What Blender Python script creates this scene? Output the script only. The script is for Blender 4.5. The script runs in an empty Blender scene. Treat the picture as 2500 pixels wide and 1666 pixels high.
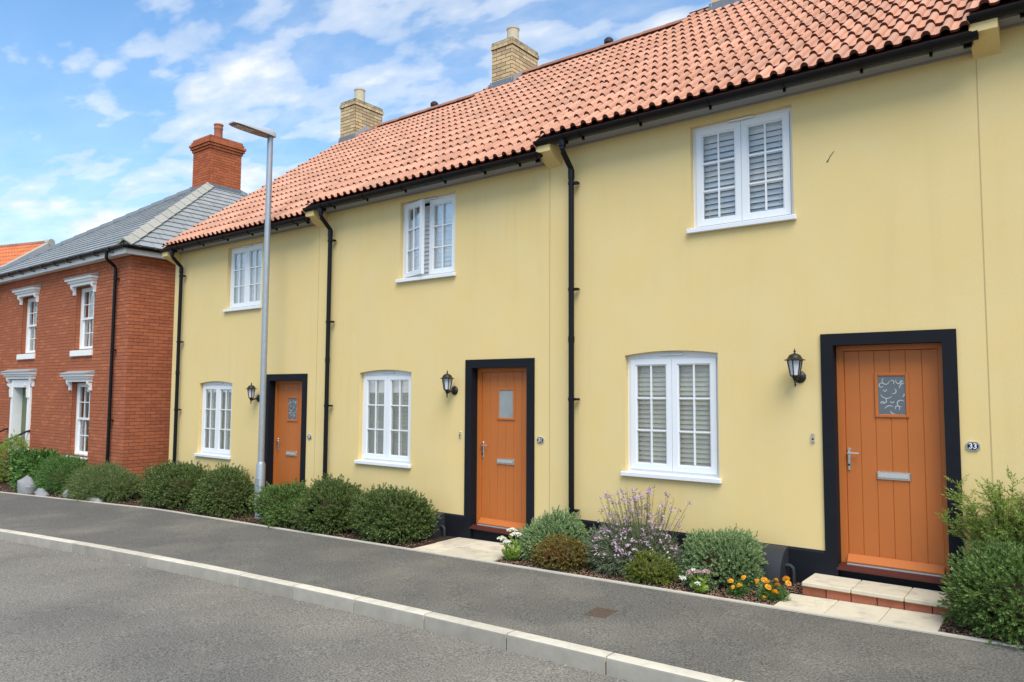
import bpy, math, random
import numpy as np
from mathutils import Vector, Matrix
from mathutils.geometry import tessellate_polygon

scene = bpy.context.scene
COL = scene.collection
R = math.radians

# ------------------------------------------------------------------ camera
YAW, PITCH, ROLL = .656613, .069377, .00522
f = Vector((-math.sin(YAW) * math.cos(PITCH), math.cos(YAW) * math.cos(PITCH), math.sin(PITCH)))
r0 = Vector((math.cos(YAW), math.sin(YAW), 0))
u0 = r0.cross(f)
rr = math.cos(ROLL) * r0 + math.sin(ROLL) * u0
uu = -math.sin(ROLL) * r0 + math.cos(ROLL) * u0
cam_data = bpy.data.cameras.new('camera')
cam = bpy.data.objects.new('camera', cam_data)
COL.objects.link(cam)
cam_data.sensor_fit = 'HORIZONTAL'
cam_data.sensor_width = 36
cam_data.lens = 25.9
cam_data.clip_start = .05
cam_data.clip_end = 3000
cam.matrix_world = Matrix(((rr.x, uu.x, -f.x, 0), (rr.y, uu.y, -f.y, -7.5), (rr.z, uu.z, -f.z, 1.85), (0, 0, 0, 1)))
scene.camera = cam

# ------------------------------------------------------------------ world, sun, exposure
SUN_EL, SUN_AZ = R(54), R(134)          # azimuth from +Y towards +X : behind the camera, to its right
world = bpy.data.worlds.new('World')
scene.world = world
world.use_nodes = True
wn = world.node_tree
wn.nodes.clear()


def N(nt, t, **kw):
    n = nt.nodes.new(t)
    for k, v in kw.items():
        setattr(n, k, v)
    return n


def L(nt, a, b):
    nt.links.new(a, b)


def MATH(nt, op, a, b=None, c=None, clamp=False):
    n = nt.nodes.new('ShaderNodeMath')
    n.operation = op
    n.use_clamp = clamp
    for i, v in enumerate((a, b, c)):
        if v is None:
            continue
        if isinstance(v, (int, float)):
            n.inputs[i].default_value = v
        else:
            nt.links.new(v, n.inputs[i])
    return n.outputs[0]


def MIXC(nt, fac, a, b, mode='MIX'):
    n = nt.nodes.new('ShaderNodeMix')
    n.data_type = 'RGBA'
    n.blend_type = mode
    for s, v in ((n.inputs[0], fac), (n.inputs[6], a), (n.inputs[7], b)):
        if isinstance(v, (int, float)):
            s.default_value = v
        elif isinstance(v, tuple):
            s.default_value = v if len(v) == 4 else v + (1,)
        else:
            nt.links.new(v, s)
    return n.outputs[2]


def RAMP(nt, fac, pts, interp='LINEAR'):
    n = nt.nodes.new('ShaderNodeValToRGB')
    n.color_ramp.interpolation = interp
    e = n.color_ramp.elements
    while len(e) < len(pts):
        e.new(.5)
    for i, (p, c) in enumerate(pts):
        e[i].position = p
        e[i].color = (c, c, c, 1) if isinstance(c, (int, float)) else tuple(c) + (1,)
    nt.links.new(fac, n.inputs[0])
    return n.outputs[0]


def NOISE(nt, vec, scale, detail=3, rough=.5, dist=0):
    n = nt.nodes.new('ShaderNodeTexNoise')
    n.inputs['Scale'].default_value = scale
    n.inputs['Detail'].default_value = detail
    n.inputs['Roughness'].default_value = rough
    n.inputs['Distortion'].default_value = dist
    if vec is not None:
        nt.links.new(vec, n.inputs['Vector'])
    return n.outputs[0]


sky = N(wn, 'ShaderNodeTexSky', sky_type='NISHITA')
sky.sun_disc = False
sky.sun_elevation = SUN_EL
sky.sun_rotation = SUN_AZ
sky.altitude = 50
sky.air_density = 1.0
sky.dust_density = .6
sky.ozone_density = 2.2
tc = N(wn, 'ShaderNodeTexCoord')
sep = N(wn, 'ShaderNodeSeparateXYZ')
L(wn, tc.outputs['Generated'], sep.inputs[0])
zc = MATH(wn, 'MAXIMUM', sep.outputs[2], 0)
den = MATH(wn, 'ADD', zc, .14)
cmb = N(wn, 'ShaderNodeCombineXYZ')
L(wn, MATH(wn, 'DIVIDE', sep.outputs[0], den), cmb.inputs[0])
L(wn, MATH(wn, 'DIVIDE', sep.outputs[1], den), cmb.inputs[1])
mp = N(wn, 'ShaderNodeMapping')
mp.inputs['Location'].default_value = (11.1, 2.2, 0)
mp.inputs['Rotation'].default_value = (0, 0, R(-38))
mp.inputs['Scale'].default_value = (.62, 1.1, 1)
L(wn, cmb.outputs[0], mp.inputs[0])
n_big = NOISE(wn, mp.outputs[0], .9, 2, .5)
n_puff = NOISE(wn, mp.outputs[0], 6.0, 7, .48, .1)
n_fine = NOISE(wn, mp.outputs[0], 8.0, 6, .6, .2)
dens = MATH(wn, 'ADD', MATH(wn, 'MULTIPLY', n_puff, .75), MATH(wn, 'MULTIPLY', n_big, .42))
cover = RAMP(wn, dens, [(.545, 0.0), (.63, .5), (.76, .92)], 'EASE')
veil = MATH(wn, 'MULTIPLY', RAMP(wn, n_big, [(.35, 0.0), (.7, .45)]), RAMP(wn, n_fine, [(.3, .35), (.7, 1.0)]))
hz = RAMP(wn, zc, [(.0, 1.0), (.1, .7), (.26, .2), (.5, 0.0)])
amount = MATH(wn, 'MAXIMUM', MATH(wn, 'MAXIMUM', cover, veil), hz, clamp=True)
shade = RAMP(wn, MATH(wn, 'ADD', MATH(wn, 'MULTIPLY', n_fine, .6), MATH(wn, 'MULTIPLY', dens, .5)), [(.45, (3.7, 4.3, 5.1)), (.72, (6.0, 6.0, 5.9))])
blue = MIXC(wn, 1.0, sky.outputs[0], (.86, 1.22, 1.36), 'MULTIPLY')
mixw = MIXC(wn, amount, blue, shade)
bg = N(wn, 'ShaderNodeBackground')
bg.inputs[1].default_value = .075
L(wn, mixw, bg.inputs[0])
wo = N(wn, 'ShaderNodeOutputWorld')
L(wn, bg.outputs[0], wo.inputs[0])

sun_d = bpy.data.lights.new('sun', 'SUN')
sun_d.energy = 1.5
sun_d.angle = R(40)
sun_d.color = (1.0, .95, .86)
sun = bpy.data.objects.new('sun', sun_d)
COL.objects.link(sun)
sd = Vector((math.sin(SUN_AZ) * math.cos(SUN_EL), math.cos(SUN_AZ) * math.cos(SUN_EL), math.sin(SUN_EL)))
sun.rotation_euler = sd.to_track_quat('Z', 'Y').to_euler()

vs = scene.view_settings
vs.view_transform = 'Standard'
vs.look = 'None'
vs.exposure = 1.31
vs.gamma = 1
vs.use_curve_mapping = False
scene.cycles.use_denoising = True
scene.cycles.max_bounces = 6
scene.cycles.transparent_max_bounces = 12

rng = random.Random(7)
nrg = np.random.default_rng(11)


def G(x, y):
    """height of the footway: falls to the left and towards the kerb"""
    x = max(-45, min(35, x))
    return .03 + .021 * (x + 1) + .025 * (y + .93)


def y_kerb(x):
    return -2.67 - .0064 * max(0, min(-x, 22) - 4) ** 2 - (.23 * (-x - 22) if x < -22 else 0)


def y_edge(x):
    return -.93 - .1 * max(0, -x - 12.9)


# ------------------------------------------------------------------ mesh helpers
class MB:
    def __init__(s):
        s.v = []
        s.f = []

    def add(s, vs_, fs, M=None):
        k = len(s.v)
        s.v += [tuple(M @ Vector(p)) for p in vs_] if M is not None else [tuple(p) for p in vs_]
        s.f += [tuple(i + k for i in q) for q in fs]
        return s

    def box(s, x0, x1, y0, y1, z0, z1, M=None, c=0):
        if c:
            vv, ff = cbox(x0, x1, y0, y1, z0, z1, c)
            return s.add(vv, ff, M)
        return s.add([(x0, y0, z0), (x1, y0, z0), (x1, y1, z0), (x0, y1, z0), (x0, y0, z1), (x1, y0, z1), (x1, y1, z1), (x0, y1, z1)],
                     [(0, 3, 2, 1), (4, 5, 6, 7), (0, 1, 5, 4), (1, 2, 6, 5), (2, 3, 7, 6), (3, 0, 4, 7)], M)

    def prism(s, prof, a, b, axis='x', M=None, caps=True):
        """closed 2D profile swept from a to b. axis x: profile is (y,z); y: (x,z); z: (x,y)"""
        n = len(prof)
        P = {'x': lambda p, t: (t, p[0], p[1]), 'y': lambda p, t: (p[0], t, p[1]), 'z': lambda p, t: (p[0], p[1], t)}[axis]
        vv = [P(p, a) for p in prof] + [P(p, b) for p in prof]
        ff = [(i, (i + 1) % n, n + (i + 1) % n, n + i) for i in range(n)]
        if caps:
            ff += [tuple(range(n))[::-1], tuple(range(n, 2 * n))]
        return s.add(vv, ff, M)

    def tube(s, path, rad, n=8, caps=True, M=None):
        path = [Vector(p) for p in path]
        rad = rad if isinstance(rad, (list, tuple)) else [rad] * len(path)
        vv, ff = [], []
        up = Vector((0, 0, 1))
        for i, p in enumerate(path):
            d = (path[min(i + 1, len(path) - 1)] - path[max(i - 1, 0)]).normalized()
            a = d.cross(up if abs(d.z) < .95 else Vector((1, 0, 0))).normalized()
            if i and a.dot(pa) < 0:
                a = -a
            pa = a
            b = d.cross(a)
            for k in range(n):
                t = 2 * math.pi * k / n
                vv.append(p + (a * math.cos(t) + b * math.sin(t)) * rad[i])
        for i in range(len(path) - 1):
            for k in range(n):
                ff.append((i * n + k, i * n + (k + 1) % n, (i + 1) * n + (k + 1) % n, (i + 1) * n + k))
        if caps:
            ff += [tuple(range(n)), tuple(range((len(path) - 1) * n, len(path) * n))[::-1]]
        return s.add(vv, ff, M)

    def lathe(s, prof, n=16, M=None, c=(0, 0)):
        """prof: list of (radius, z), turned about the vertical through c"""
        vv, ff = [], []
        for (q, z) in prof:
            for k in range(n):
                t = 2 * math.pi * (k + .5) / n
                vv.append((c[0] + q * math.cos(t), c[1] + q * math.sin(t), z))
        m = len(prof)
        for i in range(m - 1):
            for k in range(n):
                ff.append((i * n + k, i * n + (k + 1) % n, (i + 1) * n + (k + 1) % n, (i + 1) * n + k))
        ff += [tuple(range(n))[::-1], tuple(range((m - 1) * n, m * n))]
        return s.add(vv, ff, M)

    def mesh(s, name='m', smooth=None):
        me = bpy.data.meshes.new(name)
        me.from_pydata(s.v, [], s.f)
        if smooth is not None:
            me.shade_smooth()
            me.set_sharp_from_angle(angle=R(smooth))
        me.update()
        return me


def cbox(x0, x1, y0, y1, z0, z1, c):
    """box with chamfered edges"""
    X, Y, Z = (x0, x1), (y0, y1), (z0, z1)
    vv, idx = [], {}
    for i in (0, 1):
        for j in (0, 1):
            for k in (0, 1):
                sx, sy, sz = (1, -1)[i], (1, -1)[j], (1, -1)[k]
                for a in range(3):
                    p = [X[i] + sx * c, Y[j] + sy * c, Z[k] + sz * c]
                    p[a] = (X[i], Y[j], Z[k])[a]
                    idx[i, j, k, a] = len(vv)
                    vv.append(tuple(p))
    ff = []
    for i in (0, 1):
        q = [idx[i, 0, 0, 0], idx[i, 1, 0, 0], idx[i, 1, 1, 0], idx[i, 0, 1, 0]]
        ff.append(tuple(q if i else q[::-1]))
        q = [idx[0, i, 0, 1], idx[0, i, 1, 1], idx[1, i, 1, 1], idx[1, i, 0, 1]]
        ff.append(tuple(q if i else q[::-1]))
        q = [idx[0, 0, i, 2], idx[1, 0, i, 2], idx[1, 1, i, 2], idx[0, 1, i, 2]]
        ff.append(tuple(q if i else q[::-1]))
    for i in (0, 1):
        for j in (0, 1):
            q = [idx[i, j, 0, 0], idx[i, j, 0, 1], idx[i, j, 1, 1], idx[i, j, 1, 0]]
            ff.append(tuple(q if (i == j) else q[::-1]))
            q = [idx[i, 0, j, 0], idx[i, 0, j, 2], idx[i, 1, j, 2], idx[i, 1, j, 0]]
            ff.append(tuple(q[::-1] if (i == j) else q))
            q = [idx[0, i, j, 1], idx[0, i, j, 2], idx[1, i, j, 2], idx[1, i, j, 1]]
            ff.append(tuple(q if (i == j) else q[::-1]))
    for i in (0, 1):
        for j in (0, 1):
            for k in (0, 1):
                q = [idx[i, j, k, 0], idx[i, j, k, 1], idx[i, j, k, 2]]
                ff.append(tuple(q if (i + j + k) % 2 == 1 else q[::-1]))
    return vv, ff


def O(name, me, mat=None, parent=None, loc=(0, 0, 0), rot=None, scale=None):
    if isinstance(me, MB):
        me = me.mesh(name)
    o = bpy.data.objects.new(name, me)
    if mat is not None and me is not None and not me.materials:
        me.materials.append(mat)
    COL.objects.link(o)
    o.parent = parent
    o.location = loc
    if rot is not None:
        o.rotation_euler = rot
    if scale is not None:
        o.scale = scale
    return o


def tag(o, label=None, cat=None, group=None, kind=None):
    if label:
        o['label'] = label
    if cat:
        o['category'] = cat
    if group:
        o['group'] = group
    if kind:
        o['kind'] = kind
    return o


def thing(name, label, cat, loc=(0, 0, 0), group=None, rot=None):
    o = O(name, None, None, None, loc, rot)
    o.empty_display_size = .2
    return tag(o, label, cat, group)


def np_mesh(name, V, F, smooth=False):
    """V (n,3), F (m,k) arrays of equal-size faces"""
    me = bpy.data.meshes.new(name)
    V = np.asarray(V, np.float32)
    F = np.asarray(F, np.int32)
    m, k = F.shape
    me.vertices.add(len(V))
    me.vertices.foreach_set('co', V.ravel())
    me.loops.add(m * k)
    me.loops.foreach_set('vertex_index', F.ravel())
    me.polygons.add(m)
    me.polygons.foreach_set('loop_start', np.arange(0, m * k, k, dtype=np.int32))
    me.polygons.foreach_set('loop_total', np.full(m, k, np.int32))
    me.update(calc_edges=True)
    if smooth:
        me.shade_smooth()
    return me


# ------------------------------------------------------------------ materials
def mat(name, color, rough=.6, metal=0.0, var=None, bump=None, orand=0.0, irand=0.0, color2=None, c2=None, spec=.4, fine=None, coat=0.0, trans=0.0):
    """var=(scale,amount[,detail]) large mottling; bump=(scale,strength,distance); orand/irand: value change per object / per loose piece
    color2 with c2=(scale,lo,hi): second colour of the material in noise patches; fine=(scale,amount) speckle"""
    m = bpy.data.materials.new(name)
    m.use_nodes = True
    nt = m.node_tree
    b = nt.nodes['Principled BSDF']
    b.inputs['Roughness'].default_value = rough
    b.inputs['Metallic'].default_value = metal
    b.inputs['Specular IOR Level'].default_value = spec
    if coat:
        b.inputs['Coat Weight'].default_value = coat
    geo = nt.nodes.new('ShaderNodeNewGeometry')
    pos = geo.outputs['Position']
    col = nt.nodes.new('ShaderNodeRGB')
    col.outputs[0].default_value = tuple(color) + (1,)
    c = col.outputs[0]
    if color2 is not None:
        if c2 is None:
            # second colour drawn per loose piece / object
            oi = nt.nodes.new('ShaderNodeObjectInfo')
            fr = MATH(nt, 'FRACT', MATH(nt, 'ADD', oi.outputs['Random'], geo.outputs['Random Per Island']))
            c = MIXC(nt, fr, c, tuple(color2))
        else:
            nn = NOISE(nt, pos, c2[0], 4, .55)
            c = MIXC(nt, RAMP(nt, nn, [(c2[1], 0.0), (c2[2], 1.0)]), c, tuple(color2))
    k = None
    terms = []
    if var:
        nn = NOISE(nt, pos, var[0], var[2] if len(var) > 2 else 4, .6)
        terms.append(MATH(nt, 'MULTIPLY', MATH(nt, 'SUBTRACT', nn, .5), 2 * var[1]))
    if fine:
        nn = NOISE(nt, pos, fine[0], 2, .6)
        terms.append(MATH(nt, 'MULTIPLY', MATH(nt, 'SUBTRACT', nn, .5), 2 * fine[1]))
    if orand:
        oi = nt.nodes.new('ShaderNodeObjectInfo')
        terms.append(MATH(nt, 'MULTIPLY', MATH(nt, 'SUBTRACT', oi.outputs['Random'], .5), 2 * orand))
    if irand:
        terms.append(MATH(nt, 'MULTIPLY', MATH(nt, 'SUBTRACT', geo.outputs['Random Per Island'], .5), 2 * irand))
    if terms:
        s = terms[0]
        for t in terms[1:]:
            s = MATH(nt, 'ADD', s, t)
        k = MATH(nt, 'ADD', s, 1.0)
        sc = nt.nodes.new('ShaderNodeVectorMath')
        sc.operation = 'SCALE'
        nt.links.new(c, sc.inputs[0])
        nt.links.new(k, sc.inputs['Scale'])
        c = sc.outputs[0]
    nt.links.new(c, b.inputs['Base Color'])
    if bump:
        bp = nt.nodes.new('ShaderNodeBump')
        bp.inputs['Strength'].default_value = bump[1]
        bp.inputs['Distance'].default_value = bump[2]
        nt.links.new(NOISE(nt, pos, bump[0], 3, .6), bp.inputs['Height'])
        nt.links.new(bp.outputs[0], b.inputs['Normal'])
    return m


def leafmat(name, c1, c2, rough=.5, trans=.25):
    m = mat(name, c1, rough, color2=c2, irand=.3, orand=0, spec=.35)
    nt = m.node_tree
    b = nt.nodes['Principled BSDF']
    tr = nt.nodes.new('ShaderNodeBsdfTranslucent')
    src = b.inputs['Base Color'].links[0].from_socket
    sc = MIXC(nt, 1.0, src, (1.1, 1.15, .6), 'MULTIPLY')
    nt.links.new(sc, tr.inputs[0])
    mx = nt.nodes.new('ShaderNodeMixShader')
    mx.inputs[0].default_value = trans
    nt.links.new(b.outputs[0], mx.inputs[1])
    nt.links.new(tr.outputs[0], mx.inputs[2])
    nt.links.new(mx.outputs[0], nt.nodes['Material Output'].inputs[0])
    return m


def glassmat(name, tint=(.985, .99, .985), gloss=1.0, f0=.01):
    m = bpy.data.materials.new(name)
    m.use_nodes = True
    nt = m.node_tree
    nt.nodes.clear()
    t = nt.nodes.new('ShaderNodeBsdfTransparent')
    t.inputs[0].default_value = tuple(tint) + (1,)
    g = nt.nodes.new('ShaderNodeBsdfGlossy')
    g.inputs['Roughness'].default_value = .015
    g.inputs['Color'].default_value = (gloss, gloss, gloss, 1)
    lw = nt.nodes.new('ShaderNodeLayerWeight')
    lw.inputs[0].default_value = .31
    fr = MATH(nt, 'ADD', MATH(nt, 'MULTIPLY', lw.outputs['Fresnel'], .6), f0, clamp=True)
    mx = nt.nodes.new('ShaderNodeMixShader')
    nt.links.new(fr, mx.inputs[0])
    nt.links.new(t.outputs[0], mx.inputs[1])
    nt.links.new(g.outputs[0], mx.inputs[2])
    o = nt.nodes.new('ShaderNodeOutputMaterial')
    nt.links.new(mx.outputs[0], o.inputs[0])
    return m


M = {}
M['render'] = mat('yellow_render', (.765, .572, .252), .9, var=(.9, .06, 8), bump=(130, .3, .004), color2=(.76, .585, .28), c2=(1.7, .38, .68), fine=(80, .09), spec=.2)
def streak(m, amount):
    nt = m.node_tree
    b = nt.nodes['Principled BSDF']
    src = b.inputs['Base Color'].links[0].from_socket
    geo = nt.nodes.new('ShaderNodeNewGeometry')
    mpn = nt.nodes.new('ShaderNodeMapping')
    mpn.inputs['Scale'].default_value = (5.5, 5.5, .35)
    nt.links.new(geo.outputs['Position'], mpn.inputs[0])
    n1 = NOISE(nt, mpn.outputs[0], 1.0, 5, .6)
    n2 = NOISE(nt, geo.outputs['Position'], .6, 3, .5)
    k = MATH(nt, 'MULTIPLY', RAMP(nt, n1, [(.5, 0.0), (.75, 1.0)]), RAMP(nt, n2, [(.4, .1), (.65, 1.0)]))
    nt.links.new(MIXC(nt, MATH(nt, 'MULTIPLY', k, amount), src, (.36, .28, .15)), b.inputs['Base Color'])


streak(M['render'], .11)
M['black'] = mat('black_masonry_paint', (.0085, .0095, .0135), .7, var=(5, .25), bump=(220, .25, .003), spec=.2)
M['orange'] = mat('orange_door_paint', (.49, .142, .029), .5, var=(3, .07), bump=(120, .06, .001), spec=.4)
M['wood_sill'] = mat('mahogany_sill', (.075, .016, .01), .45, var=(9, .3), spec=.4)
M['upvc'] = mat('white_upvc', (.78, .79, .80), .32, spec=.45)
M['white_paint'] = mat('white_gloss_paint', (.84, .84, .82), .4, var=(6, .04), spec=.4)
M['glass'] = glassmat('window_glass')
M['plastic'] = mat('black_rainwater_plastic', (.005, .005, .006), .38, var=(6, .2), spec=.25)
M['greyboard'] = mat('slate_grey_board', (.27, .275, .295), .55, var=(3, .08), spec=.35)
M['tile'] = mat('clay_pantile', (.575, .285, .182), .8, orand=.13, irand=.0, color2=(.57, .305, .205), var=(6, .16), bump=(90, .25, .003), fine=(60, .08), spec=.2)
M['tile_end_shade'] = mat('pantile_end_painted_shade', (.11, .034, .022), .85, orand=.2, spec=.1)  # shadow in the hollow tile ends, painted as a dark colour
M['ridge'] = mat('clay_ridge_tile', (.36, .165, .115), .8, orand=.12, var=(7, .25), bump=(80, .3, .003), spec=.2)
M['felt'] = mat('roof_underlay', (.05, .02, .016), .9, spec=.1)
M['buff'] = mat('buff_brick', (.60, .45, .25), .85, orand=.2, color2=(.52, .39, .23), var=(14, .14), bump=(110, .4, .004), spec=.15)
M['bufflichen'] = mat('buff_brick_lichened', (.46, .38, .22), .9, orand=.2, color2=(.16, .15, .08), c2=(11, .46, .66), bump=(110, .4, .004), spec=.15)
M['mortar_dark'] = mat('brown_mortar', (.13, .09, .055), .95, var=(20, .3), spec=.1)
M['lead'] = mat('lead_flashing', (.17, .185, .205), .5, .15, var=(10, .28), bump=(14, .2, .006), spec=.4)
M['lead_pale'] = mat('new_lead_flashing', (.40, .42, .44), .42, .2, var=(10, .15), spec=.4)
M['redbrick'] = mat('red_brick', (.46, .150, .07), .88, orand=.09, irand=.1, color2=(.40, .128, .066), var=(9, .15), bump=(120, .4, .004), spec=.15)
M['redmortar'] = mat('red_brick_mortar', (.21, .082, .05), .95, var=(16, .2), spec=.1)
M['redchimney'] = mat('orange_red_brick', (.46, .13, .055), .88, orand=.12, color2=(.40, .11, .05), var=(12, .15), bump=(120, .4, .004), spec=.15)
M['pot_red'] = mat('terracotta_pot', (.43, .155, .085), .75, var=(12, .15), spec=.2)
M['pot_buff'] = mat('buff_clay_pot', (.56, .48, .34), .75, var=(14, .14), spec=.2)
M['slate'] = mat('blue_grey_slate', (.33, .335, .325), .46, orand=.08, irand=.08, var=(6, .12), bump=(40, .2, .003), spec=.5)
M['hipcap'] = mat('concrete_hip_tile', (.42, .395, .335), .85, orand=.08, var=(12, .18), bump=(90, .3, .003), spec=.2)
M['asphalt'] = mat('road_asphalt', (.212, .192, .160), .88, var=(.8, .22, 7), fine=(66, 1.5), bump=(66, .6, .007), color2=(.155, .143, .124), c2=(.55, .46, .68), spec=.3)
M['footway'] = mat('footway_asphalt', (.13, .121, .105), .88, var=(.9, .24, 7), fine=(70, 1.35), bump=(70, .5, .006), color2=(.185, .170, .138), c2=(.8, .45, .68), spec=.3)
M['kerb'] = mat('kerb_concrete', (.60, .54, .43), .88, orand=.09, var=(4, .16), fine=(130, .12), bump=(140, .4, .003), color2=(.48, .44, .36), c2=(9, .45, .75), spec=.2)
M['kerb_face_shade'] = mat('kerb_face_painted_shade', (.29, .265, .225), .9, orand=.1, var=(5, .3), fine=(90, .1), bump=(140, .4, .003), spec=.2)  # upright face coloured darker than the top to paint in its shade
M['slab'] = mat('cream_paving_slab', (.62, .55, .42), .88, orand=.08, var=(5, .15), fine=(110, .1), bump=(130, .3, .002), color2=(.45, .40, .31), c2=(7, .5, .75), spec=.2)
M['edging'] = mat('pale_concrete_edging', (.55, .50, .41), .9, var=(7, .2), spec=.2)
M['soil'] = mat('bed_soil', (.05, .032, .022), .95, var=(14, .35), bump=(40, .8, .02), spec=.1)
M['mulch'] = mat('bark_and_stone_mulch', (.10, .055, .036), .9, color2=(.28, .18, .125), irand=.35, spec=.2)
M['earth'] = mat('bare_ground', (.12, .115, .09), .95, var=(.4, .2), spec=.1)
M['galv'] = mat('galvanised_steel', (.40, .425, .45), .42, .55, var=(22, .2), fine=(60, .08), spec=.5)
M['lamphead'] = mat('lamp_grey_cast', (.50, .53, .55), .42, .1, var=(8, .06), spec=.45)
M['lampunder'] = mat('lamp_underside', (.16, .15, .13), .5, var=(18, .2), spec=.4)
M['led'] = mat('led_lens', (.72, .74, .72), .25, spec=.6)
M['lantern'] = mat('black_lantern_metal', (.016, .016, .012), .42, .2, var=(15, .2), spec=.5)
M['frost'] = mat('frosted_lantern_glass', (.66, .66, .68), .35, spec=.5)
M['chrome'] = mat('satin_chrome', (.72, .71, .68), .24, .9, var=(30, .08))
M['silver'] = mat('silver_plaque_rim', (.62, .61, .58), .35, .7)
M['plaque'] = mat('black_plaque_face', (.008, .008, .011), .35)
M['digit'] = mat('white_plaque_digit', (.8, .8, .8), .45)
M['blind'] = mat('white_blind_slat', (.80, .81, .82), .45, spec=.3)
M['blind2'] = mat('beige_blind_slat', (.70, .655, .55), .55, spec=.3)
M['blindgrey'] = mat('grey_blind_slat', (.72, .72, .72), .55, spec=.3)
M['curtain'] = mat('grey_curtain', (.66, .63, .56), .9, var=(9, .1), spec=.1)
M['curtain2'] = mat('brown_curtain', (.17, .13, .11), .9, var=(9, .1), spec=.1)
M['curtain3'] = mat('pale_net_curtain', (.60, .60, .60), .9, var=(9, .08), spec=.1)
M['room'] = mat('dim_room_paint', (.10, .095, .09), .9)
M['green'] = mat('olive_green_door', (.125, .145, .06), .45, spec=.4)
M['rail'] = mat('black_rail_paint', (.012, .012, .013), .4, spec=.4)
M['iron'] = mat('rusty_iron_cover', (.125, .085, .06), .8, .1, var=(25, .35), bump=(90, .5, .004))
M['scratch'] = mat('scraped_render', (.20, .14, .07), .95, var=(60, .5))
M['joint'] = mat('render_bead', (.50, .38, .18), .85)
M['stem'] = mat('brown_stem', (.085, .055, .035), .9, var=(30, .3), spec=.15)
M['stemg'] = mat('green_stem', (.11, .14, .055), .7, spec=.2)
M['rock'] = mat('pale_boulder', (.27, .265, .27), .9, var=(7, .35), bump=(30, .6, .02), spec=.2)
M['vent'] = mat('dark_ridge_vent', (.035, .025, .03), .6)

# pattern-etched door glass: dim pane with pale scrolls cut into it
def etched():
    m = mat('etched_door_glass', (.13, .145, .155), .18, spec=.5)
    return m
M['etched'] = etched()
M['scroll'] = mat('etched_scroll', (.52, .55, .56), .4)
M['plainpane'] = mat('grey_obscure_glass', (.30, .32, .32), .2, var=(5, .35), spec=.5)

# ------------------------------------------------------------------ ground, road, footway, kerb
def sheet(name, xs, ylo, yhi, zf, m, ny=4):
    b = MB()
    for x in xs:
        for j in range(ny + 1):
            y = ylo(x) + (yhi(x) - ylo(x)) * j / ny
            b.v.append((x, y, zf(x, y)))
    n = ny + 1
    for i in range(len(xs) - 1):
        for j in range(ny):
            b.f.append((i * n + j, (i + 1) * n + j, (i + 1) * n + j + 1, i * n + j + 1))
    return tag(O(name, b, m), kind='structure')


xs = [-1500, -300, -80, -45] + [i * 1.0 for i in range(-44, 34)] + [35, 80, 300, 1500]
sheet('ground', [-1500, -300, -45, 35, 300, 1500], lambda x: -1500, lambda x: 1500, lambda x, y: G(x, max(-30, min(30, y)) * .3) - .45, M['earth'], 60)
xs2 = [i * .5 for i in range(-90, 40)]
sheet('road', xs2, lambda x: -10.5, lambda x: y_kerb(x) - .10, lambda x, y: G(x, y_kerb(x)) - .118 + .012 * (y_kerb(x) - y) - .0022 * (y_kerb(x) - y) ** 2, M['asphalt'], 8)
sheet('pavement', xs2, lambda x: y_kerb(x) + .012, lambda x: y_edge(x) - .052, lambda x, y: G(x, y), M['footway'], 4)
sheet('flower_bed', xs2, lambda x: y_edge(x) + .002, lambda x: .35, lambda x, y: G(x, y) - .02, M['soil'], 3)

eb = MB()
for i in range(len(xs2) - 1):
    a, c = xs2[i], xs2[i + 1]
    ya, yc = y_edge(a), y_edge(c)
    za, zc_ = G(a, ya) + .01, G(c, yc) + .01
    k = len(eb.v)
    eb.v += [(a, ya - .052, za - .15), (a, ya - .052, za), (a, ya, za), (a, ya, za - .15), (c, yc - .052, zc_ - .15), (c, yc - .052, zc_), (c, yc, zc_), (c, yc, zc_ - .15)]
    eb.f += [(k, k + 4, k + 5, k + 1), (k + 1, k + 5, k + 6, k + 2), (k + 2, k + 6, k + 7, k + 3)]
tag(O('pavement_edging', eb, M['edging']), kind='structure')

# kerb stones, each its own piece
kerb = tag(O('kerb', None), kind='structure')
kprof = [(-.115, -.30), (-.115, -.022), (-.108, -.008), (-.092, 0), (0, 0), (0, -.30)]
kx = 9.0
kn = 0
while kx > -34:
    x1 = kx
    x0 = kx - .905
    seg = MB()
    ya, yb = y_kerb(x0), y_kerb(x1)
    k = math.atan2(yb - ya, x1 - x0)
    zz = (G(x1, yb) - G(x0, ya)) / .905
    ln = math.hypot(x1 - x0, yb - ya) - .013
    seg.prism(kprof, 0, ln)
    for i, p in enumerate(seg.v):
        seg.v[i] = (p[0], p[1], p[2] + zz * p[0])
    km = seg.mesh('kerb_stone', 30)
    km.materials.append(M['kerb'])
    km.materials.append(M['kerb_face_shade'])
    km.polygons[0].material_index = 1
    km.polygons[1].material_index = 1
    o = O('kerb_stone', km, None, kerb, (x0, ya, G(x0, ya) + .012 + rng.uniform(-.002, .002)), (0, 0, k + rng.uniform(-.002, .002)))
    kx = x0
    kn += 1
ch = MB()
for i in range(len(xs2) - 1):    # mortar bed under the kerb stones
    a, c = xs2[i], xs2[i + 1]
    ch.add([(a, y_kerb(a) - .108, G(a, y_kerb(a)) - .03), (c, y_kerb(c) - .108, G(c, y_kerb(c)) - .03), (c, y_kerb(c) + .02, G(c, y_kerb(c)) - .03), (a, y_kerb(a) + .02, G(a, y_kerb(a)) - .03),
            (a, y_kerb(a) - .108, G(a, y_kerb(a)) - .4), (c, y_kerb(c) - .108, G(c, y_kerb(c)) - .4)], [(0, 1, 2, 3), (4, 5, 1, 0)])
O('kerb_bedding', ch, M['soil'], kerb)

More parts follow.
